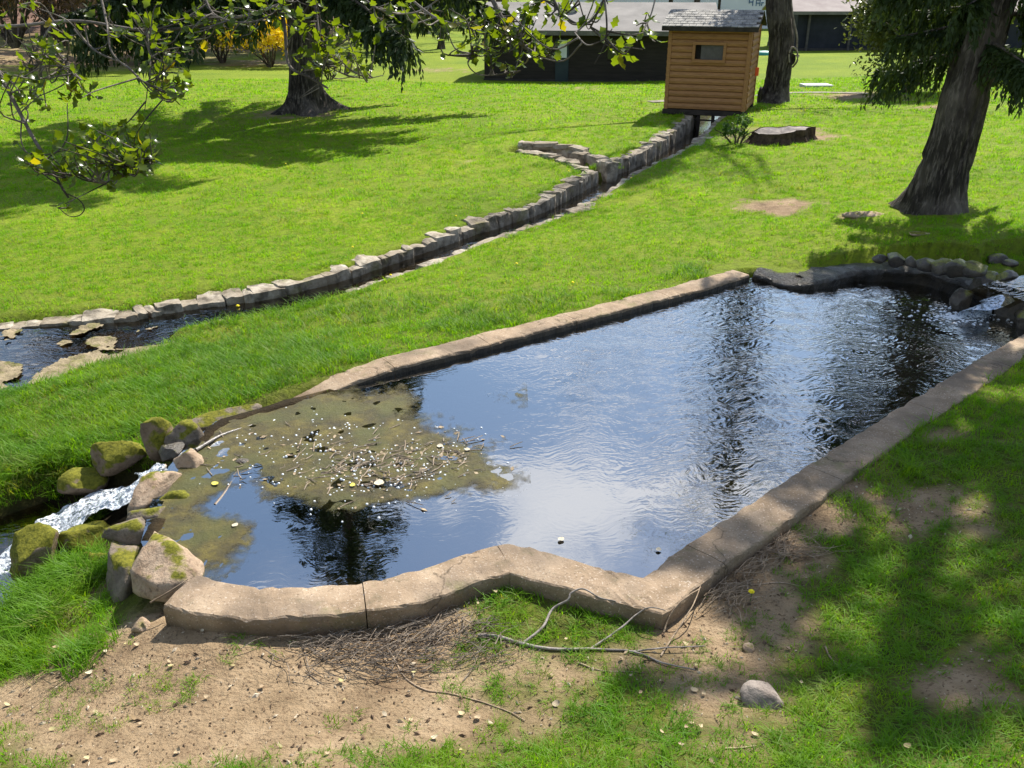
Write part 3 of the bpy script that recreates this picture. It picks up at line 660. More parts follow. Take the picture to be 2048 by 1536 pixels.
ledge_mat = t.out(t.bsdf(c, .28, .5, t.bump(t.noise(P, 30, 6, .75), 1.0, .06)))
tag(link('rock_ledge', mesh_data('rock_ledge', V, [np.stack([i + j, i + m + j, i + m + j + 1, i + j + 1], -1).reshape(-1, 4)], True), ledge_mat), 'dark wet rock ledge closing the far end of the pond', 'ledge')

# ------------------------------------------------------------------ falling water
t = NT('white_water'); P = t.pos(); n1 = t.noise(P, 26, 5, .7); k = t.ramp(n1, [(.43, (0, 0, 0)), (.58, (1, 1, 1))])
foam = t.bsdf((.72, .76, .8), .55, .4, t.bump(t.noise(P, 60, 4), .9, .03)); wat = t.n('ShaderNodeBsdfGlossy', inp={'Color': (.75, .8, .85, 1), 'Roughness': .06}); t.l(t.bump(t.noise(P, 22, 4), 1.0, .06), wat.inputs['Normal'])
trn = t.n('ShaderNodeBsdfTransparent', inp={'Color': (.72, .74, .72, 1)}); m1 = t.n('ShaderNodeMixShader', inp={0: .45}); t.l(trn.outputs[0], m1.inputs[1]); t.l(wat.outputs[0], m1.inputs[2])
m2 = t.n('ShaderNodeMixShader'); t.l(k, m2.inputs[0]); t.l(m1.outputs[0], m2.inputs[1]); t.l(foam, m2.inputs[2]); white_water = t.out(m2.outputs[0])
def fall(name, path, width, label, amp, seed, n=70, mcol=18):
    P = smooth_path(path, n); w = np.interp(np.linspace(0, 1, n), np.linspace(0, 1, len(width)), width)
    T = np.gradient(P[:, :2], axis=0); T /= np.linalg.norm(T, axis=1, keepdims=True); N = np.stack([-T[:, 1], T[:, 0]], 1); V = []
    for s_ in np.linspace(-1, 1, mcol):
        V.append(np.column_stack([P[:, :2] + N * (w * s_)[:, None], P[:, 2] + .05 * (1 - s_ * s_) - .05]))
    V = np.stack(V, 1).reshape(-1, 3); V[:, 2] += amp * fbm(V * 9 + seed, 4) + amp * .45 * fbm(V * 26 + seed, 2)
    i = np.arange(n - 1)[:, None] * mcol; j = np.arange(mcol - 1)[None]
    o = link(name, mesh_data(name, V, [np.stack([i + j, i + j + 1, i + mcol + j + 1, i + mcol + j], -1).reshape(-1, 4)], True), white_water)
    return tag(o, label, 'cascade')
fall('cascade', [at(322, 930, -.08), at(285, 955, -.10), at(255, 975, -.18), at(220, 995, -.32), at(175, 1012, -.44), at(125, 1035, -.52), at(70, 1052, -.56)], [.10, .18, .24, .29, .30, .24, .14], 'white water tumbling over the rock dam into the stream', .06, 3)
fall('cascade', [at(40, 1085, -.55), at(12, 1125, -.57), at(0, 1160, -.58), at(-15, 1195, -.585), at(-60, 1240, -.6)], [.1, .2, .26, .22, .1], 'foaming white stream water at the left edge below the round mossy boulder', .05, 8)
t = NT('clear_fall'); P = t.pos(); fr = t.ramp(t.noise(t.vec(P, (6, 6, .6)), 5, 3), [(.4, (.1, .1, .1)), (.7, (.75, .75, .75))])
g = t.n('ShaderNodeBsdfGlossy', inp={'Color': (.85, .9, 1, 1), 'Roughness': .08}); tr_ = t.n('ShaderNodeBsdfTransparent', inp={'Color': (.6, .62, .65, 1)}); m1 = t.n('ShaderNodeMixShader'); t.l(fr, m1.inputs[0]); t.l(tr_.outputs[0], m1.inputs[1]); t.l(g.outputs[0], m1.inputs[2])
dfl = t.bsdf((.6, .68, .8), .3, .6); m2 = t.n('ShaderNodeMixShader'); t.l(t.ramp(t.noise(t.vec(P, (9, 9, .8)), 4, 4), [(.4, (.15, .15, .15)), (.62, (.85, .85, .85))]), m2.inputs[0]); t.l(m1.outputs[0], m2.inputs[1]); t.l(dfl, m2.inputs[2]); clear_fall = t.out(m2.outputs[0])
o = fall('waterfall', [at(2012, 588, .2), at(1990, 597, .18), at(1972, 604, .15), at(1958, 612, .08), at(1949, 622, -.01), at(1943, 635, -.1)], [.12, .13, .14, .16, .18, .2], 'small clear waterfall spilling between dark rocks into the far pond end', .012, 5, 40, 14)
o.data.materials.clear(); o.data.materials.append(clear_fall)
# froth where it lands
rr = np.random.default_rng(12); mb = MB(); c0 = at(1925, 634, WATER)
for _ in range(260):
    a, r_ = rr.random() * 6.28, abs(rr.normal()) * .22; s_ = rr.uniform(.008, .022); p = c0 + np.array([math.cos(a) * r_ * 1.7 - .1, math.sin(a) * r_ * .8, .004])
    k = 6; ang = np.arange(k) / k * 6.283; ring = np.stack([p[0] + np.cos(ang) * s_, p[1] + np.sin(ang) * s_, np.full(k, p[2])], 1)
    mb.add(np.vstack([ring, [[p[0], p[1], p[2] + s_ * .7]]]), [(i, (i + 1) % k, k) for i in range(k)])
tag(mb.build('froth', NT('froth').out(NT('x').bsdf((1, 1, 1))) if False else noisy('froth', (.6, .65, .7), (.85, .88, .9), 30, .3, .6), smooth=True), 'white bubbles where the small waterfall hits the pond', 'froth', kind='stuff')

# ------------------------------------------------------------------ weed mats and floating litter in the shallow end
def mat_sheet(name, poly, z, mat, label, thr, seed, scale=2.2, step=.028, amp=.02, bias=None, edge=.25, clip=True, lift=None, pull=.35):
    L = np.asarray(poly)[:, :2]; x0, y0 = L.min(0) - .3; x1, y1 = L.max(0) + .3; X, Y = np.meshgrid(np.arange(x0, x1, step), np.arange(y0, y1, step)); x, y = X.ravel(), Y.ravel()
    d = sdist(x, y, L)
    f = (np.where(sdist(x, y, POND) < .0, -9, 0) if clip else 0) + fbm2(x, y, scale, seed, 5) + .15 * fbm2(x, y, scale * 7, seed + 4, 2) + np.clip(d / edge, -1, 1) * pull
    if bias is not None: f = f + bias(x, y)
    zz = z + amp * fbm2(x, y, 9, seed, 3)
    if lift is not None: zz = zz + lift(x, y)
    ny_, nx_ = X.shape; i = (np.arange(ny_ - 1)[:, None] * nx_ + np.arange(nx_ - 1)[None]).ravel(); q = np.stack([i, i + 1, i + nx_ + 1, i + nx_], 1); ok = (f > thr)[q].sum(1) >= 3; q = q[ok]
    used = np.unique(q); remap = np.zeros(len(x), int); remap[used] = np.arange(len(used))
    me = mesh_data(name, np.stack([x, y, zz], 1)[used], [remap[q]], True); a_ = me.attributes.new('cov', 'FLOAT', 'POINT'); a_.data.foreach_set('value', (f - thr)[used].astype(np.float32))
    return tag(link(name, me, mat), label, 'water weed', kind='stuff')
t = NT('pond_weed'); P = t.pos(); c = t.ramp(t.noise(P, 6, 7, .7), [(.3, (.022, .017, .005)), (.5, (.072, .056, .009)), (.68, (.15, .12, .017))]); c = t.mix(t.ramp(t.noise(P, 2.5, 3), [(.45, (0, 0, 0)), (.65, (.8, .8, .8))]), c, (.075, .078, .013))
wb_ = t.bsdf(c, .5, .4, t.bump(t.noise(P, 45, 6, .75), 1.0, .02)); tr_ = t.n('ShaderNodeBsdfTransparent'); m1 = t.n('ShaderNodeMixShader')
t.l(t.ramp(t.math('ADD', t.math('MULTIPLY', t.n('ShaderNodeAttribute', attribute_name='cov').outputs['Fac'], 1.1), t.math('MULTIPLY', t.math('SUBTRACT', t.noise(P, 11, 6, .7), .5), 1.3)), [(.12, (0, 0, 0)), (.62, (.94, .94, .94))]), m1.inputs[0]); t.l(tr_.outputs[0], m1.inputs[1]); t.l(wb_, m1.inputs[2]); weed = t.out(m1.outputs[0])
WEED = pxl([(600, 798), (700, 790), (800, 815), (900, 850), (970, 880), (985, 930), (940, 990), (860, 1020), (780, 1030), (700, 1040), (610, 1050), (560, 1075), (600, 1100), (480, 1110), (440, 1150), (380, 1140), (325, 1105), (310, 1050), (340, 985), (370, 960), (410, 960), (400, 900), (430, 850), (520, 815)], WATER)
dk1, dk2, dk3 = at(470, 1000, WATER), at(500, 945, WATER), at(640, 1120, WATER)
def wb(x, y):
    b = .45 * np.exp(-(poly_dist(x, y, DAM)[0] / .5) ** 2)
    for c_, r_, w in ((dk1, .2, 1.5), (dk2, .1, 1.0), (at(700, 1110, WATER), .42, 1.5), (at(560, 1030, WATER), .13, 1.0), (at(900, 1060, WATER), .4, 1.2), (at(640, 1150, WATER), .2, 1.0)): b -= w * np.exp(-((x - c_[0]) ** 2 + (y - c_[1]) ** 2) / (2 * r_ * r_))
    return b
mat_sheet('pond_weed', WEED, WATER + .004, weed, 'olive green weed mats just under the water at the shallow pond end', -.52, 3., 1.9, amp=.012, bias=wb, edge=.5, pull=.75)
CK = pxl([(470, 640), (380, 660), (330, 690), (200, 700), (90, 720), (0, 740), (-120, 760), (-60, 800), (60, 790), (180, 750), (320, 712), (400, 690)], -.6)
mat_sheet('creek_mud', CK, -.588, noisy('creek_mud', (.13, .10, .05), (.30, .235, .14), 7, .7, .3, .8, .03, (.13, .12, .03), world=True), 'brown mud and dead leaf mats in the creek at the left edge', .02, 5., 2.6, amp=.03, clip=False)
CK2 = pxl([(60, 655), (250, 655), (330, 680), (200, 690), (60, 690)], -.6)
# floating twigs, bubbles and leaf bits
rr = np.random.default_rng(21); bub, tw, bit = MB(), MB(), MB()
WC = pxl([(690, 930), (760, 950), (850, 915), (620, 900), (560, 860), (700, 870), (800, 960), (880, 900), (640, 960), (460, 930)], WATER)
for _ in range(480):
    c_ = WC[rr.choice(len(WC), p=[.16, .16, .12, .1, .07, .1, .1, .07, .07, .05])]; p = c_ + np.array([rr.normal() * .3, rr.normal() * .24, .0]); s_ = rr.uniform(.004, .012)
    if sdist(np.array([p[0]]), np.array([p[1]]), POND)[0] < .05: continue
    k = 6; ang = np.arange(k) / k * 6.283; r1 = np.stack([p[0] + np.cos(ang) * s_, p[1] + np.sin(ang) * s_, np.full(k, WATER + .001)], 1); r2 = np.stack([p[0] + np.cos(ang) * s_ * .7, p[1] + np.sin(ang) * s_ * .7, np.full(k, WATER + s_ * .7)], 1)
    bub.add(np.vstack([r1, r2, [[p[0], p[1], WATER + s_]]]), [(i, (i + 1) % k, k + (i + 1) % k, k + i) for i in range(k)] + [(k + i, k + (i + 1) % k, 2 * k) for i in range(k)])
for _ in range(190):
    c_ = WC[rr.integers(3)] if rr.random() < .75 else WC[rr.integers(len(WC))]; p = c_ + np.array([rr.normal() * .24, rr.normal() * .17, .008]); a = rr.normal() * .8 + .5; l_ = rr.uniform(.04, .17)
    q = p + np.array([math.cos(a) * l_, math.sin(a) * l_, rr.uniform(-.005, .02)]); tw.tube([p, (p + q) / 2 + rr.normal(size=3) * .006, q], [.004, .005, .003], 4)
for _ in range(150):
    c_ = WC[rr.integers(3)] if rr.random() < .7 else WC[rr.integers(len(WC))]; p = c_ + np.array([rr.normal() * .26, rr.normal() * .19, .006]); a = rr.random() * 6.28; l_ = rr.uniform(.012, .035); u_ = np.array([math.cos(a), math.sin(a), rr.normal() * .2]) * l_; w_ = np.array([-math.sin(a), math.cos(a), rr.normal() * .2]) * l_ * .5
    bit.add([p - u_, p + w_, p + u_, p - w_], [(0, 1, 2, 3)])
bubm = NT('bubble'); bubm = bubm.out(bubm.bsdf((.75, .78, .8), .08, .9))
tag(bub.build('bubbles', bubm, smooth=True), 'shiny bubbles drifting over the weedy shallow end', 'bubbles', kind='stuff')
tag(tw.build('floating_twigs', noisy('pale_twig', (.2, .15, .1), (.42, .34, .26), 20)), 'short twigs afloat on the weed mats', 'twigs', kind='stuff')
tag(bit.build('floating_litter', noisy('litter', (.14, .10, .055), (.42, .33, .22), 20, world=True)), 'brown leaf scraps afloat on the weed mats', 'litter', kind='stuff')

# ------------------------------------------------------------------ the wooden hut over the ditch
def part(mb, name, mat, parent, smooth=False): return mb.build(name, mat, parent, smooth)
t = NT('hut_siding'); P = t.obj(); rnd = t.n('ShaderNodeObjectInfo').outputs['Random']
c = t.ramp(t.noise(t.vec(P, (1.2, 8, 14)), 4, 6), [(.3, (.22, .10, .034)), (.7, (.40, .20, .075))]); c = t.mix(t.math('MULTIPLY', rnd, .35), c, (.24, .11, .045))
siding = t.out(t.bsdf(c, .6, .3, t.bump(t.noise(t.vec(P, (1, 8, 14)), 9, 4), .3, .01)))
darkwood = noisy('dark_wood', (.018, .014, .011), (.045, .035, .028), 6, .8)
shingle = noisy('grey_shingle', (.20, .19, .17), (.36, .34, .31), 5, .9, .2, .8, .02, (.15, .145, .14))
glass = NT('window_glass'); glass = glass.out(glass.bsdf((.02, .02, .022), .12, .6))
hl, hr = at(1329, 216, .16), at(1489, 223, .16); hv = hr - hl; HW = float(np.hypot(hv[0], hv[1])); ha = math.atan2(hv[1], hv[0]); HD, HH = 1.9, 2.12
hut = tag(empty('hut', (hl[0], hl[1], .16), ha), 'small honey-coloured clapboard hut standing over the ditch on dark beams', 'hut')
nb = 13; bh = HH / nb
def board(x0, x1, y, z, face):
    mb = MB(); k = .045                                                # rounded log-like profile
    prof = [(0, z), (-k * .75, z + .012), (-k, z + bh * .45), (-k * .6, z + bh * .85), (-.004, z + bh - .004), (.03, z + bh - .004), (.03, z)]
    if face == 'front': v = [(x, y + p, q) for x in (x0, x1) for p, q in prof]
    else: v = [(y - p, x, q) for x in (x0, x1) for p, q in prof]
    n = len(prof); f = [(i, (i + 1) % n, n + (i + 1) % n, n + i) for i in range(n)] + [tuple(range(n))[::-1], tuple(range(n, 2 * n))]
    return mb.add(v, f)
wx0, wx1, wz0, wz1 = HW * .335, HW * .675, HH * .61, HH * .785
for k in range(nb):
    z = k * bh
    if z + bh > wz0 + .02 and z < wz1 - .02:
        board(.07, wx0, 0, z, 'front').build('board', siding, hut); board(wx1, HW - .07, 0, z, 'front').build('board', siding, hut)
    else: board(.07, HW - .07, 0, z, 'front').build('board', siding, hut)
    board(.07, HD - .07, HW, z, 'side').build('board', siding, hut)
    b = board(.07, HD - .07, 0, z, 'side'); b.v = [np.column_stack([-q[:, 0], q[:, 1], q[:, 2]]) for q in b.v]; b.build('board', siding, hut)
MB().box(.035, HW - .035, .035, HD - .03, .0, HH - .005).build('wall', siding, hut) if False else None
for (a_, b_, c_, d_1) in ((.07, HW - .07, .0, wz0 - .03), (.07, HW - .07, wz1 + .03, HH - .012), (.07, wx0 - .02, wz0 - .03, wz1 + .03), (wx1 + .02, HW - .07, wz0 - .03, wz1 + .03)): MB().box(a_, b_, .012, .05, c_, d_1).build('lining', siding, hut)
core = MB().box(.032, HW - .032, .3, HD - .03, .0, HH - .01); core.build('wall', darkwood, hut)
for x in (0.0, HW - .08): MB().box(x - .012, x + .085, -.058, .06, -.01, HH, .006).build('corner_board', siding, hut)
MB().box(HW - .02, HW + .062, HD - .1, HD + .01, -.01, HH, .006).build('corner_board', siding, hut)
fr = MB(); w_ = .075
wf = empty('x', (0, 0, 0)); bpy.data.objects.remove(wf)
fr.box(wx0 - w_, wx1 + w_, -.075, .02, wz1, wz1 + w_, .004).box(wx0 - w_, wx1 + w_, -.085, .02, wz0 - w_, wz0, .004).box(wx0 - w_, wx0, -.072, .02, wz0, wz1, .004).box(wx1, wx1 + w_, -.072, .02, wz0, wz1, .004)
win = fr.build('window', siding, hut)
xs = wx0 + (wx1 - wx0) * .2
MB().box(wx0 + .002, xs, .10, .12, wz0 + .002, wz1 - .002).build('pane', darkwood, win)
MB().box(xs, wx1 - .002, -.01, .005, wz0 + .002, wz1 - .002).build('pane', NT('x1').out(NT('x2').bsdf((1, 1, 1))) if False else noisy('grey_screen', (.075, .065, .06), (.10, .09, .085), 9, .5), win)
rise, ov = .27, .17
roof = MB(); ry = HD / 2
def slab(y0, z0, y1, z1, th=.05):
    v = [(-ov, y0, z0), (HW + ov, y0, z0), (HW + ov, y1, z1), (-ov, y1, z1)]; v += [(a, b, c_ + th) for a, b, c_ in v]
    return MB().add(v, [(0, 3, 2, 1), (4, 5, 6, 7), (0, 1, 5, 4), (1, 2, 6, 5), (2, 3, 7, 6), (3, 0, 4, 7)])
ez = HH - .05
rf = slab(-.25, ez, ry, ez + rise + .1).build('roof', darkwood, hut); slab(HD + .25, ez, ry, ez + rise + .1).build('roof', darkwood, hut)
sh_me = {}
rows = 7; dy_, dz_ = (ry + .25) / rows, (rise + .1) / rows
for r_ in range(rows):
    n = 14
    for k in range(n):
        x0 = -ov + (HW + 2 * ov) / n * (k - .5 * (r_ % 2)); x1 = x0 + (HW + 2 * ov) / n - .012; x0, x1 = max(x0, -ov - .01), min(x1, HW + ov + .01)
        if x1 - x0 < .03: continue
        ya, za = -.27 + r_ * dy_, ez + .052 + r_ * dz_; yb, zb = ya + dy_ * 1.15, za + dz_ * 1.15 - .008; j_ = random.uniform(0, .008)
        v = [(x0, ya, za + j_), (x1, ya, za + j_), (x1, yb, zb), (x0, yb, zb)]; v += [(a, b, c_ + .016) for a, b, c_ in v]
        MB().add(v, [(0, 3, 2, 1), (4, 5, 6, 7), (0, 1, 5, 4), (1, 2, 6, 5), (2, 3, 7, 6), (3, 0, 4, 7)]).build('shingle', shingle, rf)
MB().box(-ov, HW + ov, -.285, -.245, ez - .06, ez + .05, .004).build('fascia', darkwood, hut)
for x in (-.002, HW - .03):
    v = [(x, .02, HH - .01), (x, HD - .02, HH - .01), (x, ry, HH + rise)]; v += [(x + .032, b, c_) for _, b, c_ in v]
    MB().add(v, [(0, 1, 2), (3, 5, 4), (0, 3, 4, 1), (1, 4, 5, 2), (2, 5, 3, 0)]).build('gable', siding, hut)
MB().box(-.05, HW + .05, -.05, .12, -.15, -.012, .008).build('beam', darkwood, hut); MB().box(-.05, HW + .05, HD - .12, HD + .05, -.15, -.012, .008).build('beam', darkwood, hut)
for x in (.02, HW - .2):
    MB().box(x, x + .18, .13, HD - .13, -.34, -.152, .008).build('bearer', darkwood, hut)
MB().box(HW * .42, HW * .46, .0, .04, -.6, -.152).build('pier', darkwood, hut); MB().box(HW * .60, HW * .64, .0, .04, -.6, -.152).build('pier', darkwood, hut); MB().box(HW * .36, HW * .68, .01, .04, -.30, -.26).build('rail', darkwood, hut)
redm = noisy('orange_plastic', (.75, .10, .03), (.8, .14, .04), 4, .5)
tag(MB().box(-.05, .05, -.02, .02, 0, .22, .008).build('marker', redm, loc=tuple(np.array([hl[0], hl[1], 0]) + np.array([math.cos(ha), math.sin(ha), 0]) * (HW + .14) + np.array([-math.sin(ha), math.cos(ha), 0]) * .9 + np.array([0, 0, 1.0])), rot=(0, 0, ha)), 'small orange-red marker hanging on the right side of the hut', 'marker')
# golden dry reeds lit behind the hut, seen through the gap
# ------------------------------------------------------------------ long dark building
brown = noisy('dark_boards', (.016, .012, .010), (.034, .026, .022), 1.2, .75, .3, .4, .02, stretch=(1, 1, 9))
greyroof = noisy('grey_roofing', (.15, .14, .13), (.22, .205, .19), 1.0, .9)
def building(base_l, ang, width, depth, hgt, rise, ov, label, wallmat, roofmat, name='building'):
    b = tag(empty(name, tuple(base_l), ang), label, 'building')
    MB().box(0, width, 0, depth, .12, hgt).build('wall', wallmat, b); MB().box(-.03, width + .03, -.03, depth + .03, -.5, .12).build('plinth', noisy('plinth', (.03, .028, .026), (.06, .055, .05), 3), b)
    ry = depth / 2
    for s_ in (0, 1):
        y0, y1 = (-ov, ry) if s_ == 0 else (depth + ov, ry)
        v = [(-ov, y0, hgt - .05), (width + ov, y0, hgt - .05), (width + ov, y1, hgt + rise), (-ov, y1, hgt + rise)]; v += [(a, c_, d + .1) for a, c_, d in v]
        MB().add(v, [(0, 3, 2, 1), (4, 5, 6, 7), (0, 1, 5, 4), (1, 2, 6, 5), (2, 3, 7, 6), (3, 0, 4, 7)]).build('roof', roofmat, b)
    for x in (0.002, width - .03):
        v = [(x, .0, hgt), (x, depth, hgt), (x, ry, hgt + rise)]; v += [(x + .03, c_, d) for _, c_, d in v]
        MB().add(v, [(0, 1, 2), (3, 5, 4), (0, 3, 4, 1), (1, 4, 5, 2), (2, 5, 3, 0)]).build('gable', wallmat, b)
    MB().box(-ov, width + ov, -ov - .04, -ov - .003, hgt - .10, hgt + .08).build('gutter', noisy('gutter', (.10, .095, .09), (.16, .15, .14), 3), b)
    return b
bl, br = at(969, 163, -.5), at(1331, 168, -.5); bv = br - bl; ba = math.atan2(bv[1], bv[0]); BW = float(np.hypot(bv[0], bv[1])) + 1.6
bz = lambda py, Y: far(1100, py, Y)[2]
BH = bz(62, bl[1]) - (-.5) - .02
cabin = building((bl[0], bl[1], -.5), ba, BW, 7.5, BH, .95, .45, 'long dark brown single-storey building with a low grey roof behind the hut', brown, greyroof)
sc = lambda px: (at(px, 165, -.5)[0] - bl[0]) / math.cos(ba)
d0, d1 = sc(1110), sc(1136)
door = MB().box(d0, d1, -.05, .02, .0, 1.72, .01).build('door', noisy('teal_door', (.022, .035, .04), (.035, .05, .055), 2, .6), cabin)
MB().box(d0 + .10, d1 - .08, -.062, -.053, .98, 1.66).build('notice', noisy('white_sheet', (.62, .66, .66), (.7, .72, .72), 2, .7), door)
w0, w1 = sc(1212), sc(1235)
wn_ = MB().box(w0 - .05, w1 + .05, -.04, .02, .9, 1.72, .01).build('window', darkwood, cabin); MB().box(w0, w1, -.048, -.043, .95, 1.67).build('pane', glass, wn_)
# roof vent
vp = MB(); k = 12; ang = np.arange(k) / k * 6.283
rings = [(.16, 0), (.16, .16), (.30, .17), (.32, .24), (.22, .33), (.03, .36)]
v = np.concatenate([np.stack([np.cos(ang) * r_, np.sin(ang) * r_, np.full(k, z)], 1) for r_, z in rings]); f = [(a * k + i, a * k + (i + 1) % k, (a + 1) * k + (i + 1) % k, (a + 1) * k + i) for a in range(len(rings) - 1) for i in range(k)]
vp.add(v, f).build('roof_vent', noisy('vent_metal', (.55, .55, .53), (.65, .65, .63), 3, .5), cabin, True, loc=(sc(1112) + .4, 2.3, BH + .62))
# ------------------------------------------------------------------ shelter at the right, far behind
sl_, sr_ = at(1588, 101, -.45), at(1790, 101, -.45); sv = sr_ - sl_; SW = float(np.hypot(sv[0], sv[1])) + 8; sa = math.atan2(sv[1], sv[0])
SH = far(1640, 24, sl_[1])[2] + .45 - .03
shel = building((sl_[0], sl_[1], -.45), sa, SW, 6, SH, 1.1, .5, 'dark open-fronted building with a brownish roof at the upper right', noisy('blue_black', (.010, .012, .02), (.02, .022, .034), 2, .7), noisy('brown_roofing', (.22, .18, .17), (.30, .26, .24), 1.2, .9))
pm = noisy('post_wood', (.05, .045, .045), (.10, .09, .085), 5)
for x in (1609, 1692, 1745):
    p = (at(x, 101, -.45) - sl_); MB().box(-.06, .06, -.06, .06, 0, SH - .05, .008).build('post', pm, shel, loc=(float(np.hypot(p[0], p[1])), -.22, 0))
# ------------------------------------------------------------------ pale building far away
pl, pr = far(1180, 22, 84), far(1560, 28, 84)
pale = tag(empty('building', (pl[0] - 2, 84, pl[2] - 3.2)), 'pale lavender-white building far behind the hut roof', 'building')
PW = pr[0] - pl[0] + 4
MB().box(0, PW, 0, 9, 0, 6.5).build('wall', noisy('pale_wall', (.60, .60, .66), (.68, .68, .74), .5, .8), pale)
for k in range(9):
    x = PW / 9 * (k + .5); wi = MB().box(x - .75, x + .75, -.05, .02, 4.35, 5.7, .01).build('window', noisy('pale_frame', (.35, .38, .5), (.4, .42, .55), 2), pale); MB().box(x - .66, x + .66, -.06, -.052, 4.42, 5.62).build('pane', glass, wi)
MB().box(-.3, PW + .3, -.3, 9.3, 6.5, 6.75).build('roof', greyroof, pale)
sg = MB(); bx_ = far(1497, 12, 84) - np.array([pl[0] - 2, 84, pl[2] - 3.2])
for (a, b, c_, d) in ((0, .38, .55, .62), (0, .06, .2, .62), (.32, .38, .0, .62), (.08, .32, .28, .36), (.62, .68, 0, .5), (.62, 1.0, .44, .5), (.94, 1.0, 0, .5), (.68, .94, .2, .27), (1.08, 1.3, .22, .3), (1.1, 1.16, 0, .2)): sg.box(a, b, -.05, -.006, c_, d)
sg.build('lettering', noisy('blue_paint', (.03, .10, .22), (.04, .12, .25), 2), pale, loc=tuple(bx_))
for k, (px, lab) in enumerate(((1340, 'dark pole left of the hut ridge, far off'), (1437, 'thin dark pole above the middle of the hut roof, far off'))):
    p = far(px, 28, 62); z0 = zg(p[0], 62); mb = MB(); mb.tube([(0, 0, -.2), (0, 0, 3), (0.03, 0, 7.5)], [.16 if k == 0 else .1, .14 if k == 0 else .09, .1 if k == 0 else .07], 8); mb.box(-.7, .7, -.05, .05, 7.0, 7.12)
    tag(mb.build('utility_pole', darkwood, loc=(p[0], 62, z0)), lab, 'pole')
# ------------------------------------------------------------------ path, slab, post, stump and small things by the leaning tree
pth = []
A, B = at(1340, 190, .1), at(1720, 181, .12); n = 40
pp = smooth_path([at(1300, 196, .05), at(1500, 184, .1), at(1600, 178, .1), at(1690, 180, .13), at(1740, 183, .15)], n); L1, L2 = offset(pp, .22), offset(pp, -.22)
for L in (L1, L2): L[:, 2] = zground(L[:, 0], L[:, 1]) + .02
me = mesh_data('path', np.vstack([L1, L2]), [(i, i + 1, n + i + 1, n + i) for i in range(n - 1)])
if me.polygons[0].normal.z < 0: me.flip_normals()
struct(link('path', me, noisy('path', (.12, .10, .07), (.30, .27, .22), 3, world=True)))
p = onground(1632, 173); tag(MB().box(-.5, .5, -.35, .35, -.05, .08, .01).build('slab', noisy('pale_slab', (.5, .5, .5), (.62, .62, .62), 3), loc=tuple(p), rot=(0, 0, .05)), 'pale concrete slab lying in the lawn right of the leaning tree', 'slab')
p = onground(1577, 163); MBp = MB().box(-.055, .055, -.055, .055, -.1, .92, .008); po = tag(empty('post', tuple(p)), 'short wooden post with a cross arm beside the leaning tree', 'post'); MBp.build('post_shaft', pm, po); MB().box(-.34, .3, -.03, .03, .925, .99, .006).build('cross_arm', noisy('arm_wood', (.15, .13, .11), (.25, .22, .19), 6), po)
p = onground(1527, 110); mb = MB(); rings = [(.62, .0), (.6, .1), (.4, .2), (.06, .24)]; v = np.concatenate([np.stack([np.cos(ang) * r_ * 1.2, np.sin(ang) * r_ * .7, np.full(12, z)], 1) for r_, z in rings]); mb.add(v, [(a * 12 + i, a * 12 + (i + 1) % 12, a * 12 + 12 + (i + 1) % 12, a * 12 + 12 + i) for a in range(3) for i in range(12)])
tag(mb.build('lid', noisy('teal_plastic', (.03, .20, .17), (.04, .24, .2), 2, .5), smooth=True, loc=tuple(p)), 'flat teal lid lying on the grass left of the leaning tree', 'lid')
# stump
p = onground(1562, 284); st = tag(empty('tree_stump', tuple(p)), 'low rotten tree stump with a flat grey top in the lawn', 'stump')
k = 40; ang = np.arange(k) / k * 6.283; rad = .62 + .10 * np.sin(ang * 3 + 1) + .16 * fbm(np.stack([np.cos(ang) * 3, np.sin(ang) * 3, ang * 0 + 4], 1), 3); V = []
for f_, z in ((1.35, -.1), (1.12, .04), (1.0, .15), (.98, .27)): V.append(np.stack([np.cos(ang) * rad * f_, np.sin(ang) * rad * f_ * .75, np.full(k, z) + (.05 * fbm(np.stack([np.cos(ang) * 2.5, np.sin(ang) * 2.5, ang * 0], 1), 3) + .06 * np.cos(ang) if z > .2 else 0)], 1))
V = np.concatenate(V); V += .02 * np.stack([fbm(V * 7 + q, 3) for q in (0, 9, 19)], 1)
mb = MB().add(V, [(a * k + i, a * k + (i + 1) % k, a * k + k + (i + 1) % k, a * k + k + i) for a in range(3) for i in range(k)]); mb.build('bark', noisy('stump_bark', (.03, .02, .015), (.10, .065, .045), 9, .9, .1, 1.0, .03), st)
top = V[-k:] * np.array([.97, .97, 1]) - np.array([0, 0, .012]); tp = np.vstack([top, top * np.array([.5, .5, 1]) - [0, 0, .03], [[0, 0, .18]]])
MB().add(tp, [(i, (i + 1) % k, k + (i + 1) % k, k + i) for i in range(k)] + [(k + i, k + (i + 1) % k, 2 * k) for i in range(k)]).build('cut_face', noisy('grey_wood', (.18, .15, .13), (.33, .29, .26), 8, .9), st)

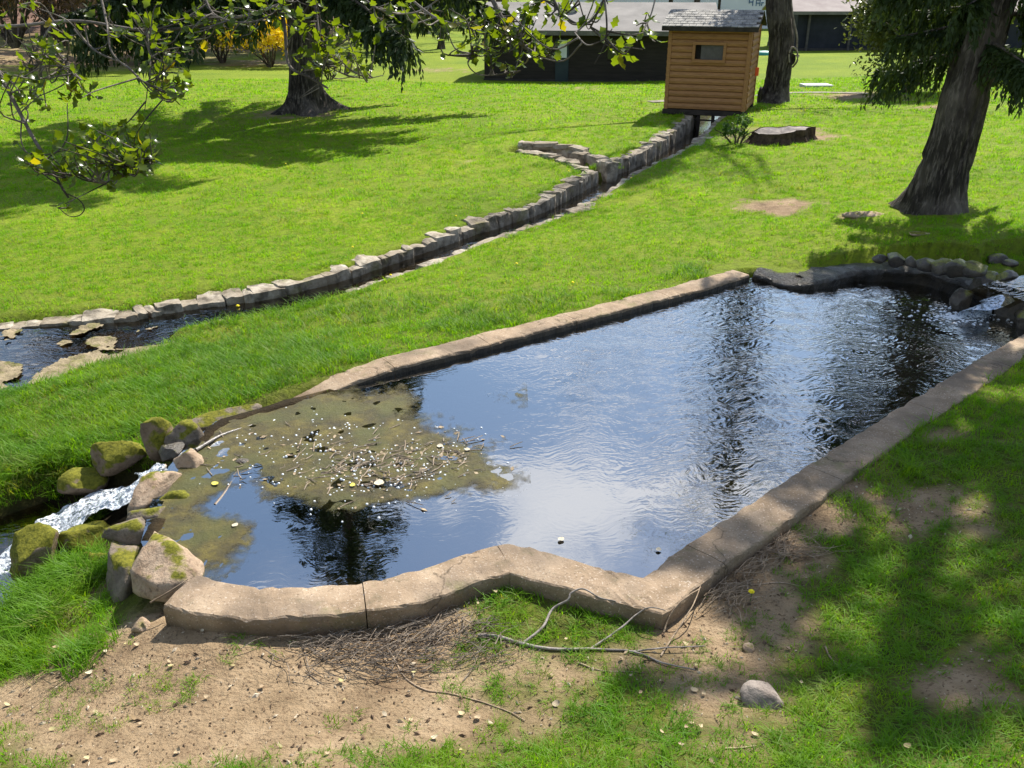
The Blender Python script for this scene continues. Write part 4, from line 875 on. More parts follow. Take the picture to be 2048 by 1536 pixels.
# ------------------------------------------------------------------ trees
def bark_mat(name, c1, c2, sc=6, st=(3, 3, .5), bump=1.0):
    t = NT(name); P = t.vec(t.obj(), st); f = t.noise(P, sc, 6, .65); c = t.ramp(f, [(.36, tuple(x * .7 for x in c1)), (.5, c1), (.64, c2)]); c = t.mix(t.ramp(t.noise(t.vec(t.obj(), (1, 1, .35)), 16, 5, .7), [(.5, (0, 0, 0)), (.62, (.7, .7, .7))]), c, tuple(x * .45 for x in c1)); c = t.mix(t.ramp(t.noise(t.obj(), 1.4, 3), [(.45, (0, 0, 0)), (.7, (.5, .5, .5))]), c, tuple(x * 1.6 for x in c2))
    return t.out(t.bsdf(c, .92, .15, t.bump(t.math('ADD', f, t.math('MULTIPLY', t.noise(P, sc * 2.5, 4), .5)), bump, .05)))
spruce_bark = bark_mat('spruce_bark', (.045, .037, .03), (.16, .132, .11)); grey_bark = bark_mat('grey_bark', (.05, .04, .034), (.15, .125, .105)); twig_bark = bark_mat('twig_bark', (.06, .045, .035), (.14, .11, .09), 9, (1, 1, 1), .3)
def trunk(mb, path, rad, flare, lobes, seed, n=72, rows=60, rough=.10):
    """a tapered trunk with root flare, buttresses and furrowed bark"""
    P = smooth_path(path, rows); r0 = np.interp(np.linspace(0, 1, rows), np.linspace(0, 1, len(rad)), rad); a = np.arange(n) / n * 2 * math.pi
    h = P[:, 2] - P[0, 2]; fl = flare * np.exp(-h / (r0[0] * .75)); r = np.random.default_rng(seed); ph = r.random(lobes) * 6.28; V = []
    for i in range(rows):
        k = np.zeros(n)
        for p_ in ph: k += np.exp(-(np.angle(np.exp(1j * (a - p_))) / .32) ** 2)
        rr_ = r0[i] * (1 + fl[i] * (.35 + .9 * k))
        q = np.stack([P[i, 0] + np.cos(a) * rr_, P[i, 1] + np.sin(a) * rr_, np.full(n, P[i, 2])], 1); V.append(q)
    V = np.concatenate(V); s_ = np.repeat(r0, n); d = rough * (fbm(np.column_stack([V[:, :2] * 5, V[:, 2] * 1.2]) + seed, 3) + .6 * fbm(np.column_stack([V[:, :2] * 16, V[:, 2] * 2]) + seed, 2))
    aa = np.tile(a, rows); rid = np.abs(fbm(np.stack([np.cos(aa) * 4.5, np.sin(aa) * 4.5, V[:, 2] * .9], 1) + seed, 3)); d = d - .38 * np.clip(.16 - rid, 0, .16) / .16 * .5
    c_ = np.repeat(P, n, 0); o = V - c_; o[:, 2] = 0; o /= np.maximum(np.linalg.norm(o, axis=1, keepdims=True), 1e-6); V += o * (d * s_)[:, None]
    i = np.arange(rows - 1)[:, None] * n; j = np.arange(n)[None]; k = (j + 1) % n
    mb.add(V, np.stack([i + j, i + k, i + n + k, i + n + j], -1).reshape(-1, 4)); return P
def sprays(B, D, L, W, r):
    """narrow needle sprays: base points B, directions D, lengths L, widths W -> tri arrays (two crossed blades each)"""
    n = len(B); D = D / np.linalg.norm(D, axis=1, keepdims=True); s_ = np.cross(D, r.normal(size=(n, 3))); s_ /= np.maximum(np.linalg.norm(s_, axis=1, keepdims=True), 1e-6)
    tip = B + D * L[:, None]; mid = B + D * L[:, None] * .4; a, b = mid + s_ * W[:, None] * .5, mid - s_ * W[:, None] * .5
    V = np.stack([B, a, tip, b], 1).reshape(-1, 3); i = np.arange(n)[:, None] * 4; return V, (i + np.array([[0, 1, 2, 3]]))
def spruce(name, label, base, height, path, rad, z0, Rmax, nbr, seed, hang, spray, dens, bark, needle, flare=1.0, lobes=5, group=None, rows=60, azf=None, shape=.85, droop=1.0, bare=0.0, lim_len=None, thin=.42):
    r = np.random.default_rng(seed); root = tag(empty(name, tuple(base)), label, 'tree', group)
    mb = MB(); P = trunk(mb, path, rad, flare, lobes, seed, rows=rows); mb.build('trunk', bark, root, True)
    lim, NB, ND, NL = MB(), [], [], []
    for k in range(nbr):
        f = (k + r.random()) / nbr; z = z0 + (height - z0) * f ** 1.05; az = k * 2.399 + r.normal() * .35
        if azf is not None: az = azf(az, f, r)
        L = Rmax * (1 - f) ** shape * r.uniform(.75, 1.12) + .25
        if lim_len is not None: L = min(L, lim_len(z, az) * r.uniform(.7, 1.1))
        c_ = np.array([np.interp(z, P[:, 2], P[:, q]) for q in range(3)]); c_[2] = z; d = np.array([math.cos(az), math.sin(az), 0]); m = 9; s_ = np.linspace(0, 1, m)
        rise = r.uniform(-.05, .16); zz = L * (rise * s_ - droop * .42 * s_ ** 2 + .13 * s_ ** 4); side = np.array([-d[1], d[0], 0]) * r.normal() * .12
        bp = c_ + d * (L * s_)[:, None] + side * (L * s_ ** 2)[:, None]; bp[:, 2] += zz
        lim.tube(bp, np.linspace(.02 + .012 * L, .006, m), 5)
        nt_ = int(L * dens); t_ = r.uniform(.12 + bare, 1, nt_) ** .8; pts = np.stack([np.interp(t_, s_, bp[:, q]) for q in range(3)], 1)
        sd = r.choice([-1, 1], nt_); out = np.stack([-d[1] * sd, d[0] * sd, np.zeros(nt_)], 1) * .55 + d * .45
        hl_ = hang * r.uniform(.35, 1.15, nt_) * (1 - .35 * f) * np.sqrt(np.clip(L / Rmax, .2, 1)); ns = np.maximum(3, (hl_ / (spray * .42)).astype(int))
        j = np.repeat(np.arange(nt_), ns); u = (np.arange(len(j)) - np.repeat(np.cumsum(ns) - ns, ns) + .5) / ns[j]
        q = pts[j] + out[j] * (hl_[j] * .55 * (1 - (1 - u) ** 2))[:, None]; q[:, 2] -= hl_[j] * u ** 1.5
        NB.append(q); ND.append(np.stack([out[j, 0] * (1 - u), out[j, 1] * (1 - u), -.4 - u], 1) + r.normal(size=(len(j), 3)) * .38); NL.append(spray * r.uniform(.6, 1.3, len(j)))
    lim.build('limbs', bark, root, True)
    B, D, L = np.concatenate(NB), np.concatenate(ND), np.concatenate(NL); V, F = sprays(B, D, L, L * thin, r)
    link('crown', mesh_data('crown', V, [F]), needle, root)
    return root, len(F)
needle_d = foliage('spruce_needles', (.012, .024, .008), (.045, .07, .018), .25, .6, .3, 3.0)
needle_r = foliage('spruce_needles_near', (.014, .028, .008), (.055, .085, .018), .3, .6, .3, 2.5)
# big spruce on the left lawn
b1 = onground(612, 224); b1[2] -= .08
spruce('spruce_tree', 'large spruce with a flared dark trunk and drooping boughs on the left lawn', b1, 22, [(0, 0, 0), (.05, 0, 1.2), (.1, .05, 4), (.1, .1, 12), (.1, .1, 22)], [.46, .40, .37, .24, .03], 3.5, 5.5, 170, 3, .95, .19, 52, spruce_bark, needle_d, 1.35, 6, rows=70, droop=.95, shape=1.15)
# two tall conifers behind it: their tops show only in the pond
for x, y, h, lab in ((-11.5, 58, 36, 'tall dark conifer directly behind the big spruce'), (-27, 56, 33, 'tall dark conifer far left of the big spruce, behind the holly twigs')):
    spruce('conifer', lab, (x, y, zg(x, y) - .1), h, [(0, 0, 0), (0, 0, h * .5), (0, 0, h)], [.42, .28, .03], 3.6, 6.6, 150, int(h), 1.1, .38, 22, spruce_bark, needle_d, .6, 4, 'conifers behind the lawn', rows=24, shape=.6)
# leaning spruce at the right
b2 = onground(1868, 420); b2[2] -= .05
spruce('spruce_tree', 'leaning furrowed spruce trunk with hanging dark boughs right of the pond', b2, 12.2, [(-.05, 0, 0), (.05, 0, 1.0), (.24, .05, 2.8), (.5, .1, 5.2), (.65, .2, 8.5), (.7, .2, 12.2)], [.37, .33, .315, .25, .16, .03], 2.1, 3.7, 84, 8, .85, .10, 120, spruce_bark, needle_r, .5, 5, rows=130, droop=.75, shape=.35, lim_len=lambda z, az: np.interp(z, [2.0, 3.6, 6.4, 7.4, 8.6, 8.7, 9.6, 9.7], [1.6 + .35 * math.cos(az), 1.8, 1.8, 3.5, 3.3, .8, .8, 3.7]), thin=.36)

def grow(mb, p, d, L, r0, depth, r, tips, spread=.55, up=.12, kids=(2, 4), rmin=.004, seg=5):
    n = seg; pts = [p]; q = p.copy(); dd = d.copy()
    for _ in range(n):
        dd = dd + r.normal(size=3) * .13 + np.array([0, 0, up * .3]); dd /= np.linalg.norm(dd); q = q + dd * L / n; pts.append(q.copy())
    r1 = max(r0 * .55, rmin); mb.tube(pts, np.linspace(r0, r1, n + 1), 8 if r0 > .08 else 5 if r0 > .02 else 3)
    if depth == 0: tips.append((pts[-1], dd)); return
    for k in range(r.integers(*kids) + (1 if depth > 2 else 0)):
        i = n if k == 0 else r.integers(max(1, n // 2 - 1), n + 1); a = r.normal(size=3); a -= dd * (a @ dd); a /= np.linalg.norm(a)
        nd = dd + a * spread * r.uniform(.6, 1.5) * (.5 if k == 0 else 1); nd[2] += up; nd /= np.linalg.norm(nd)
        grow(mb, pts[i], nd, L * r.uniform(.58, .85), r1 * (.95 if k == 0 else r.uniform(.5, .8)), depth - 1, r, tips, spread, up, kids, rmin, seg)
def leaf_quads(C, size, r, flat=.5, asp=.55):
    n = len(C); nrm = r.normal(size=(n, 3)); nrm[:, 2] = np.abs(nrm[:, 2]) + flat; nrm /= np.linalg.norm(nrm, axis=1, keepdims=True)
    u = np.cross(nrm, r.normal(size=(n, 3))); u /= np.linalg.norm(u, axis=1, keepdims=True); w = np.cross(nrm, u); s_ = size * r.uniform(.6, 1.3, n)[:, None]
    V = np.stack([C - u * s_, C + w * s_ * asp + nrm * s_ * .15, C + u * s_, C - w * s_ * asp + nrm * s_ * .15], 1).reshape(-1, 3); return V, np.arange(n)[:, None] * 4 + np.array([[0, 1, 2, 3]])
def bare_tree(name, label, base, trunk_path, rad, limbs, seed, leaf=None, lsize=.05, ldens=3, group=None, rows=40, flare=.6, depth=4, bark=grey_bark, kids=(2, 4)):
    r = np.random.default_rng(seed); root = tag(empty(name, tuple(base)), label, 'tree', group); mb = MB(); P = trunk(mb, trunk_path, rad, flare, 4, seed, rows=rows); mb.build('trunk', bark, root, True)
    lm, tips = MB(), []
    for (z, az, el, L, r0) in limbs:
        c_ = np.array([np.interp(z, P[:, 2], P[:, q]) for q in range(3)]); d = np.array([math.cos(az) * math.cos(el), math.sin(az) * math.cos(el), math.sin(el)]); grow(lm, c_, d, L, r0, depth, r, tips, kids=kids)
    lm.build('limbs', bark, root, True)
    if leaf is not None:
        T = np.array([t_[0] for t_ in tips]); T = np.repeat(T, ldens, 0) + r.normal(size=(len(T) * ldens, 3)) * .16; V, F = leaf_quads(T, lsize, r); link('crown', mesh_data('crown', V, [F]), leaf, root)
    return root
spring = foliage('spring_leaves', (.06, .075, .02), (.13, .14, .03), .4)
ivyleaf = foliage('ivy', (.012, .025, .008), (.04, .06, .015), .3)
# tree by the hut
b3 = onground(1548, 203); b3[2] -= .05
rt = bare_tree('leaning_tree', 'dark bare-limbed tree with a crooked trunk right of the hut', b3, [(0, 0, 0), (.03, 0, .8), (.02, 0, 1.7), (-.18, 0, 2.7), (-.38, .1, 4.2), (-.3, .2, 7), (-.1, .2, 11), (0, .2, 14.5)], [.40, .36, .36, .38, .33, .27, .17, .05],
     [(3.4, .3, .5, 3.2, .14), (4.5, 2.8, .4, 3.4, .14), (5.5, 4.4, .6, 2.6, .11), (6.5, 1.0, .7, 3.0, .12), (7.5, 3.4, .7, 2.8, .10), (8.6, 5.4, .7, 2.5, .09), (9.8, .2, .8, 2.2, .08), (10.6, 2.2, .9, 2.0, .07), (11.5, 4.0, .9, 1.9, .06), (12.5, 1.2, 1.0, 1.6, .05), (14.2, 3., 1.4, 1.5, .04)], 21, spring, .05, 3, depth=4)
r = np.random.default_rng(4); n = 9000; zz = r.uniform(4.5, 14, n); P_ = np.array([(0, 0, 0), (-.38, .1, 4.2), (-.3, .2, 7), (-.1, .2, 11), (0, .2, 14.5)]); a = r.random(n) * 6.28; rad = (.2 + .24 * np.abs(r.normal(size=n))) * np.clip(1.3 - zz / 20 + .35 * np.sin(zz * 2.1), .3, 2)
C = np.stack([np.interp(zz, P_[:, 2], P_[:, 0]) + np.cos(a) * rad, np.interp(zz, P_[:, 2], P_[:, 1]) + np.sin(a) * rad, zz], 1); V, F = leaf_quads(C, .07, r); link('ivy', mesh_data('ivy', V, [F]), ivyleaf, rt)
v = MB(); v.tube(smooth_path([(.36, -.25, 1.05), (.44, -.36, 1.25), (.40, -.34, 1.5), (.24, -.40, 1.62), (.16, -.41, 1.45), (.20, -.40, 1.2)], 24), .028, 6); v.tube(smooth_path([(.40, -.3, 1.5), (.36, -.3, 1.9), (.22, -.3, 2.3), (.1, -.25, 2.8), (.02, -.2, 3.4)], 24), np.linspace(.035, .02, 24), 6)
v.build('vine', noisy('vine', (.14, .11, .09), (.3, .25, .2), 8), rt, True)
h_ = MB(); k = 14; ang = np.arange(k) / k * 6.283; h_.add(np.vstack([np.stack([.29 + np.cos(ang) * .09, np.full(k, -.365) - .03 * np.cos(ang), 1.28 + np.sin(ang) * .16], 1), [[.29, -.3, 1.28]]]), [(i, (i + 1) % k, k) for i in range(k)]); h_.build('hollow', darkwood, rt)
sb = MB(); Vr = rock_mesh('burr', 77, 6, 2); link('burr', Vr, grey_bark, rt, loc=(-.42, -.1, .18), scl=(.14, .16, .38))
# trees beyond the lawn: trunks and bare crowns that one can tell apart
sets = [(-21, 60, .22, 11, 'slender bare tree far behind the left lawn, leftmost of the row'), (-15.5, 64, .3, 13, 'bare tree behind the left lawn, above the brown bank'), (-11.5, 58, .26, 12, 'bare tree behind the yellow bush'), (-7.5, 66, .3, 14, 'bare tree right of the big spruce, far behind'), (-4.5, 60, .2, 11, 'thin bare tree far behind between the spruce and the long building'),
        (-1, 72, .3, 14, 'bare tree rising behind the left end of the long building'), (16, 84, .3, 14, 'bare tree behind the open-fronted building')]
for k, (x, y, r_, h, lab) in enumerate(sets):
    z = zg(x, y); rr = np.random.default_rng(300 + k)
    bare_tree('bare_tree', lab, (x, y, z - .1), [(0, 0, 0), (.1, 0, h * .25), (rr.normal() * .3, 0, h * .5), (rr.normal() * .5, .2, h)], [r_, r_ * .85, r_ * .55, .04], [(h * f, rr.random() * 6.28, rr.uniform(.4, 1.0), h * .27 * (1.1 - f * .5), r_ * .4 * (1.1 - f)) for f in (.16, .24, .32, .4, .48, .56, .64, .74, .86)], 310 + k, spring if k % 2 else None, .09, 2, 'bare trees behind the lawn', rows=14, depth=3)
for k, (x, y, h, R_, lab) in enumerate([(-25, 70, 13, 3.6, 'dark conifer on the brown bank at the upper left'), (-18, 74, 15, 4, 'dark conifer behind the bare trees on the left'), (-9.5, 76, 14, 3.8, 'dark conifer behind the big spruce'), (-3.2, 82, 15, 4, 'dark conifer between the big spruce and the long building'), (28, 66, 14, 4.2, 'dark conifer behind the green shrub on the right')]):
    z = zg(x, y); spruce('conifer', lab, (x, y, z - .1), h, [(0, 0, 0), (0, 0, h * .5), (0, 0, h)], [.25, .16, .02], .9, R_, 60, 400 + k, .7, .42, 6, spruce_bark, needle_d, .4, 3, 'conifers behind the lawn', rows=10)
# shrubs
def shrub(name, label, base, size, n, leaf, lsize, seed, stems=9, group=None, core=.35, low=0.0):
    r = np.random.default_rng(seed); root = tag(empty(name, tuple(base)), label, 'shrub', group); st, T = MB(), []
    for k in range(stems):
        az = k / stems * 6.28 + r.normal() * .3; d = np.array([math.cos(az) * .5, math.sin(az) * .5, 1]); d /= np.linalg.norm(d); grow(st, np.array([math.cos(az) * .1, math.sin(az) * .1, 0.0]), d, size[2] * .42, .02 + .012 * size[2], 2, r, T, .6, .15)
    st.build('stems', twig_bark, root, True)
    nc = max(14, n // 90); D = r.normal(size=(nc, 3)); D[:, 2] = np.abs(D[:, 2]) * 1.1 - .35; D /= np.linalg.norm(D, axis=1, keepdims=True); cc = D * r.uniform(core, 1.0, nc)[:, None] ** .6
    idx = r.integers(nc, size=n); C = cc[idx] + r.normal(size=(n, 3)) * .14; C = C * np.array(size) * np.array([1, 1, .5]) + np.array([0, 0, size[2] * .52 + low]); C[:, 2] = np.maximum(C[:, 2], .06); V, F = leaf_quads(C, lsize, r, .2)
    link('foliage', mesh_data('foliage', V, [F]), leaf, root); return root
bushleaf = foliage('shrub_leaves', (.06, .085, .02), (.15, .17, .055), .4, .4, .5, 2)
p = onground(1815, 186); shrub('shrub', 'tall pale green leafy shrub behind the leaning spruce', p, (2.0, 1.5, 3.7), 22000, bushleaf, .075, 31, 11)
yel = foliage('forsythia', (.7, .5, .01), (.85, .66, .015), .3, .6, .2); p = onground(540, 134); shrub('forsythia', 'bright yellow flowering bush left of the big spruce trunk', p, (2.0, 1.2, 2.3), 5200, yel, .075, 32, 9)
ol = foliage('olive_bush', (.14, .12, .02), (.30, .25, .04), .35, .6, .2); p = onground(445, 126); shrub('forsythia', 'fading olive-yellow bush left of the bright yellow one', p, (1.9, 1.2, 2.2), 4200, ol, .075, 33, 9)
dk = foliage('dark_shrub', (.015, .03, .01), (.05, .075, .02), .25, .45, .5); p = onground(310, 128); shrub('rhododendron', 'dark evergreen bush at the lawn edge behind the holly twigs', p, (2.6, 1.6, 2.6), 7000, dk, .10, 34, 9)
br_ = foliage('russet_bush', (.10, .06, .04), (.2, .13, .09), .3, .7, .1)
for k, (px, py, s_, lab) in enumerate([(130, 92, (5, 2, 4.6), 'russet bare thicket on the bank at the upper left'), (720, 66, (3.4, 1.5, 3.0), 'grey-brown thicket right of the big spruce'), (830, 60, (3.2, 1.5, 2.8), 'grey-brown thicket left of the long building'), (30, 95, (4, 2, 4.2), 'reddish thicket at the upper left corner'), (250, 88, (3.5, 2, 3.5), 'low russet thicket behind the dark evergreen bush')]): shrub('thicket', lab, onground(px, py), s_, 3600, br_, .11, 40 + k, 14, 'thickets along the far bank')
p = onground(1472, 288); shrub('sapling', 'small fresh green bush in the grass left of the stump', p, (.36, .32, .62), 900, foliage('fresh', (.035, .09, .012), (.08, .17, .02), .4), .035, 51, 6)
p = onground(660, 160); shrub('dead_brush', 'pale heap of dead brush behind the big spruce trunk', p, (1.0, .7, .95), 700, foliage('dead', (.22, .19, .16), (.42, .38, .33), .2, .8, .1), .09, 52, 10)

# ------------------------------------------------------------------ grass: clumps scattered over the ground sheet
def clump(name, n, rad, h, w, lean, seed, curl=.5):
    r = np.random.default_rng(seed); mb = MB()
    for _ in range(n):
        a, q = r.random() * 6.28, math.sqrt(r.random()) * rad; b = np.array([math.cos(a) * q, math.sin(a) * q, -.01]); da = r.random() * 6.28; d = np.array([math.cos(da), math.sin(da), 0]); s_ = np.array([-d[1], d[0], 0]); hh = h * r.uniform(.55, 1.2); le = lean * r.uniform(.4, 1.5) * hh; ww = w * r.uniform(.7, 1.3); pts = []
        for t_ in (0, .4, .75, 1.0):
            c_ = b + d * le * t_ ** 1.8 + np.array([0, 0, hh * (t_ - curl * .5 * t_ * t_)]); k = ww * (1 - t_) ** .7 * .5 if t_ < 1 else 0
            pts += [c_ + s_ * k, c_ - s_ * k] if t_ < 1 else [c_]
        mb.add(pts, [(0, 1, 3, 2), (2, 3, 5, 4), (4, 5, 6)])
    return mb.data(name, True)
def grass_mat(name, c1, c2, c3, trans):
    t = NT(name); P = t.pos(); i = t.n('ShaderNodeObjectInfo').outputs['Random']
    c = t.ramp(t.noise(P, .55, 4), [(.33, c1), (.67, c2)]); c = t.mix(t.ramp(t.noise(P, 2.2, 3), [(.45, (0, 0, 0)), (.7, (.8, .8, .8))]), c, c3); c = t.mix(t.ramp(t.noise(P, .9, 5, .65), [(.57, (0, 0, 0)), (.7, (.35, .35, .35))]), c, (.27, .28, .04)); c = t.mix(t.ramp(t.noise(P, 1.7, 4), [(.58, (0, 0, 0)), (.66, (.6, .6, .6))]), c, tuple(x * .55 for x in c1)); c = t.mix(t.math('MULTIPLY', i, .4), c, tuple(x * 1.5 for x in c1)); c = t.mix(t.ramp(i, [(.94, (0, 0, 0)), (.96, (.55, .55, .55))]), c, (.30, .24, .11))
    b = t.bsdf(c, .5, .22); tr = t.n('ShaderNodeBsdfTranslucent'); t.l(t.mix(1.0, c, (1.55, 1.35, .2), 'MULTIPLY'), tr.inputs[0]); m = t.n('ShaderNodeMixShader', inp={0: trans}); t.l(b, m.inputs[1]); t.l(tr.outputs[0], m.inputs[2]); return t.out(m.outputs[0])
lawn_m = grass_mat('lawn_grass', (.112, .28, .004), (.168, .36, .005), (.225, .375, .007), .58); bank_m = grass_mat('bank_grass', (.085, .21, .009), (.15, .30, .011), (.20, .32, .016), .55)
protos = bpy.data.collections.new('grass_clumps')
def proto(name, me, m): me.materials.append(m); o = bpy.data.objects.new(name, me); protos.objects.link(o)
for k in range(4): proto('a%d' % k, clump('clump', 16, .06, .058, .0055, .7, 500 + k), lawn_m)
for k in range(4): proto('b%d' % k, clump('clump', 16, .07, .115, .0065, .8, 510 + k, .7), bank_m)
for k in range(3): proto('c%d' % k, clump('clump', 18, .05, .075, .0065, 1.2, 520 + k, .8), bank_m)
for k in range(3): proto('d%d' % k, clump('clump', 34, .09, .27, .009, .9, 530 + k, .8), bank_m)
for k in range(3): proto('e%d' % k, clump('clump', 12, .07, .055, .011, .7, 540 + k), lawn_m)       # coarse, for far away
def scatter(name, pts, idx, scl, label, seed):
    n = len(pts); r = np.random.default_rng(seed); me = bpy.data.meshes.new(name); me.vertices.add(n); me.vertices.foreach_set('co', np.asarray(pts, np.float32).reshape(-1))
    rot = np.stack([r.normal(size=n) * .12, r.normal(size=n) * .12, r.random(n) * 6.283], 1)
    a = me.attributes.new('idx', 'INT', 'POINT'); a.data.foreach_set('value', np.asarray(idx, np.int32)); a = me.attributes.new('scl', 'FLOAT', 'POINT'); a.data.foreach_set('value', np.asarray(scl, np.float32)); a = me.attributes.new('rot', 'FLOAT_VECTOR', 'POINT'); a.data.foreach_set('vector', rot.astype(np.float32).reshape(-1))
    o = link(name, me); g = bpy.data.node_groups.new(name, 'GeometryNodeTree'); g.interface.new_socket('Geometry', in_out='INPUT', socket_type='NodeSocketGeometry'); g.interface.new_socket('Geometry', in_out='OUTPUT', socket_type='NodeSocketGeometry')
    N = g.nodes; gi, go = N.new('NodeGroupInput'), N.new('NodeGroupOutput'); ci = N.new('GeometryNodeCollectionInfo'); ci.inputs['Collection'].default_value = protos; ci.inputs['Separate Children'].default_value = True; ci.inputs['Reset Children'].default_value = True
    ip = N.new('GeometryNodeInstanceOnPoints'); ip.inputs['Pick Instance'].default_value = True
    def na(nm, ty): q = N.new('GeometryNodeInputNamedAttribute'); q.data_type = ty; q.inputs['Name'].default_value = nm; return q.outputs['Attribute']
    g.links.new(gi.outputs[0], ip.inputs['Points']); g.links.new(ci.outputs[0], ip.inputs['Instance']); g.links.new(na('idx', 'INT'), ip.inputs['Instance Index']); g.links.new(na('rot', 'FLOAT_VECTOR'), ip.inputs['Rotation']); g.links.new(na('scl', 'FLOAT'), ip.inputs['Scale']); g.links.new(ip.outputs[0], go.inputs[0])
    mod = o.modifiers.new('scatter', 'NODES'); mod.node_group = g
    return tag(o, label, 'grass', kind='stuff')
LONG = [(430, 700, .9, 1), (600, 640, .8, .9), (300, 790, .8, 1), (150, 860, .8, 1), (60, 960, .6, 1), (100, 1010, .4, 1), (800, 620, .6, .6), (500, 760, .5, .9), (950, 640, .5, .8), (1080, 610, .35, .7), (650, 740, .5, .6), (1420, 545, .4, .8), (1250, 595, .3, .6), (1750, 950, .3, .6), (1690, 980, .3, .8), (1860, 870, .3, .6), (1130, 420, .3, .8), (1260, 340, .3, .7), (1000, 480, .4, .4), (1900, 760, .4, .4), (20, 800, .5, .8), (0, 640, .5, .4)]
_long = [(*onground(a, b)[:2], r_, w) for a, b, r_, w in LONG]
def long_at(x, y):
    s_ = np.zeros_like(x)
    for a, b, r_, w in _long: s_ = np.maximum(s_, w * np.exp(-((x - a) ** 2 + (y - b) ** 2) / (2 * r_ * r_)))
    return s_
WALLC = offset(DITCH, -.19)
def free(x, y):
    ok = sdist(x, y, POND) < -.315
    d0, _ = poly_dist(x, y, DITCH_C); ok &= d0 > .5; d1, _ = poly_dist(x, y, WALLC); ok &= d1 > .11
    nd, np_ = poly_dist(x, y, DITCH_N[:kn]); ok &= nd > .22
    d2, _ = poly_dist(x, y, SIDE); ok &= d2 > .42; d6, _ = poly_dist(x, y, DITCH_UP); ok &= d6 > .5; ok &= sdist(x, y, CREEK) < .05
    d3, _ = poly_dist(x, y, STREAM); ok &= d3 > .5; d4, _ = poly_dist(x, y, UPPER); ok &= d4 > .5
    for L, w in ((LEDGE, .58), (pp[:, :2], .24)): d5, _ = poly_dist(x, y, L); ok &= d5 > w
    for o, w in ((b1, .62), (b2, .6), (b3, .42)): ok &= np.hypot(x - o[0], y - o[1]) > w
    lx = (x - hl[0]) * math.cos(ha) + (y - hl[1]) * math.sin(ha); ly = -(x - hl[0]) * math.sin(ha) + (y - hl[1]) * math.cos(ha); ok &= ~((lx > -.1) & (lx < HW + .1) & (ly > .05) & (ly < HD))
    lx = (x - bl[0]) * math.cos(ba) + (y - bl[1]) * math.sin(ba); ly = -(x - bl[0]) * math.sin(ba) + (y - bl[1]) * math.cos(ba); ok &= ~((lx > -.1) & (lx < BW + .1) & (ly > -.1) & (ly < 7.5))
    return ok
def cand(x0, x1, y0, y1, dens):
    n = int((x1 - x0) * (y1 - y0) * dens); return RNG.uniform(x0, x1, n), RNG.uniform(y0, y1, n)
def infov(x, y, m=.9):
    return np.abs(x) < (.58 * (y * CP + 3.5 * SP)) + m
pts, idx, scl = [], [], []
def lay(x, y, far_=False, base=1.0):
    k = infov(x, y) & free(x, y); x, y = x[k], y[k]; so = soil_at(x, y); lg = long_at(x, y) + .25 * fbm2(x, y, 1.3, 4.0, 3); n_tuft = sstep(.05, .3, fbm2(x, y, 3.2, 6., 3)) * (y < 6.2)
    k = RNG.random(len(x)) > np.clip(so * (.985 - .55 * n_tuft), 0, 1); x, y, so, lg = x[k], y[k], so[k], lg[k]; z = zground(x, y); n = len(x)
    fore = (y < 6.2) & (x > -1.9); i = RNG.integers(0, 4, n); i = np.where(fore, np.where(RNG.random(n) < .6, 8 + RNG.integers(0, 3, n), i), i); i = np.where(lg > .42 + RNG.normal(size=n) * .12, 4 + RNG.integers(0, 4, n), i)
    s_ = RNG.uniform(.7, 1.25, n) * base * (1 - .35 * so)
    if far_: i = 14 + RNG.integers(0, 3, n)
    pts.append(np.stack([x, y, z], 1)); idx.append(i); scl.append(s_)
lay(*cand(-5.5, 7, 2.7, 9.5, 300)); lay(*cand(-9, 10, 9.5, 15.5, 120), base=1.1); lay(*cand(-15, 16, 15.5, 24, 46), base=1.55); lay(*cand(-22, 23, 24, 38, 22), far_=True, base=1.7)
scatter('lawn_grass', np.concatenate(pts), np.concatenate(idx), np.concatenate(scl), 'bright green lawn and bank grass around the pond', 77)
# tufts spilling over the ditch stones
ov_, ix_ = [], []
for L, lo_, hi_, n in ((DITCH, -.44, -.27, 420), (DITCH_N, .2, .4, 300), (S1, .25, .4, 50), (S2, -.4, -.25, 50)):
    L = resample(np.asarray(L), .1); T = np.gradient(L[:, :2], axis=0); T /= np.linalg.norm(T, axis=1, keepdims=True); k = RNG.integers(0, len(L), n); d = RNG.uniform(lo_, hi_, n); x, y = L[k, 0] - T[k, 1] * d, L[k, 1] + T[k, 0] * d; keep = fbm2(x, y, 1.1, 2.0, 2) > -.12
    ov_.append(np.stack([x, y, np.maximum(zground(x, y), L[k, 2] - .06)], 1)[keep]); ix_.append(np.where(RNG.random(n) < .5, RNG.integers(4, 8, n), RNG.integers(0, 4, n))[keep])
scatter('edge_grass', np.concatenate(ov_), np.concatenate(ix_), RNG.uniform(.7, 1.25, sum(map(len, ov_))), 'ragged grass tufts hanging over the ditch stones', 79)
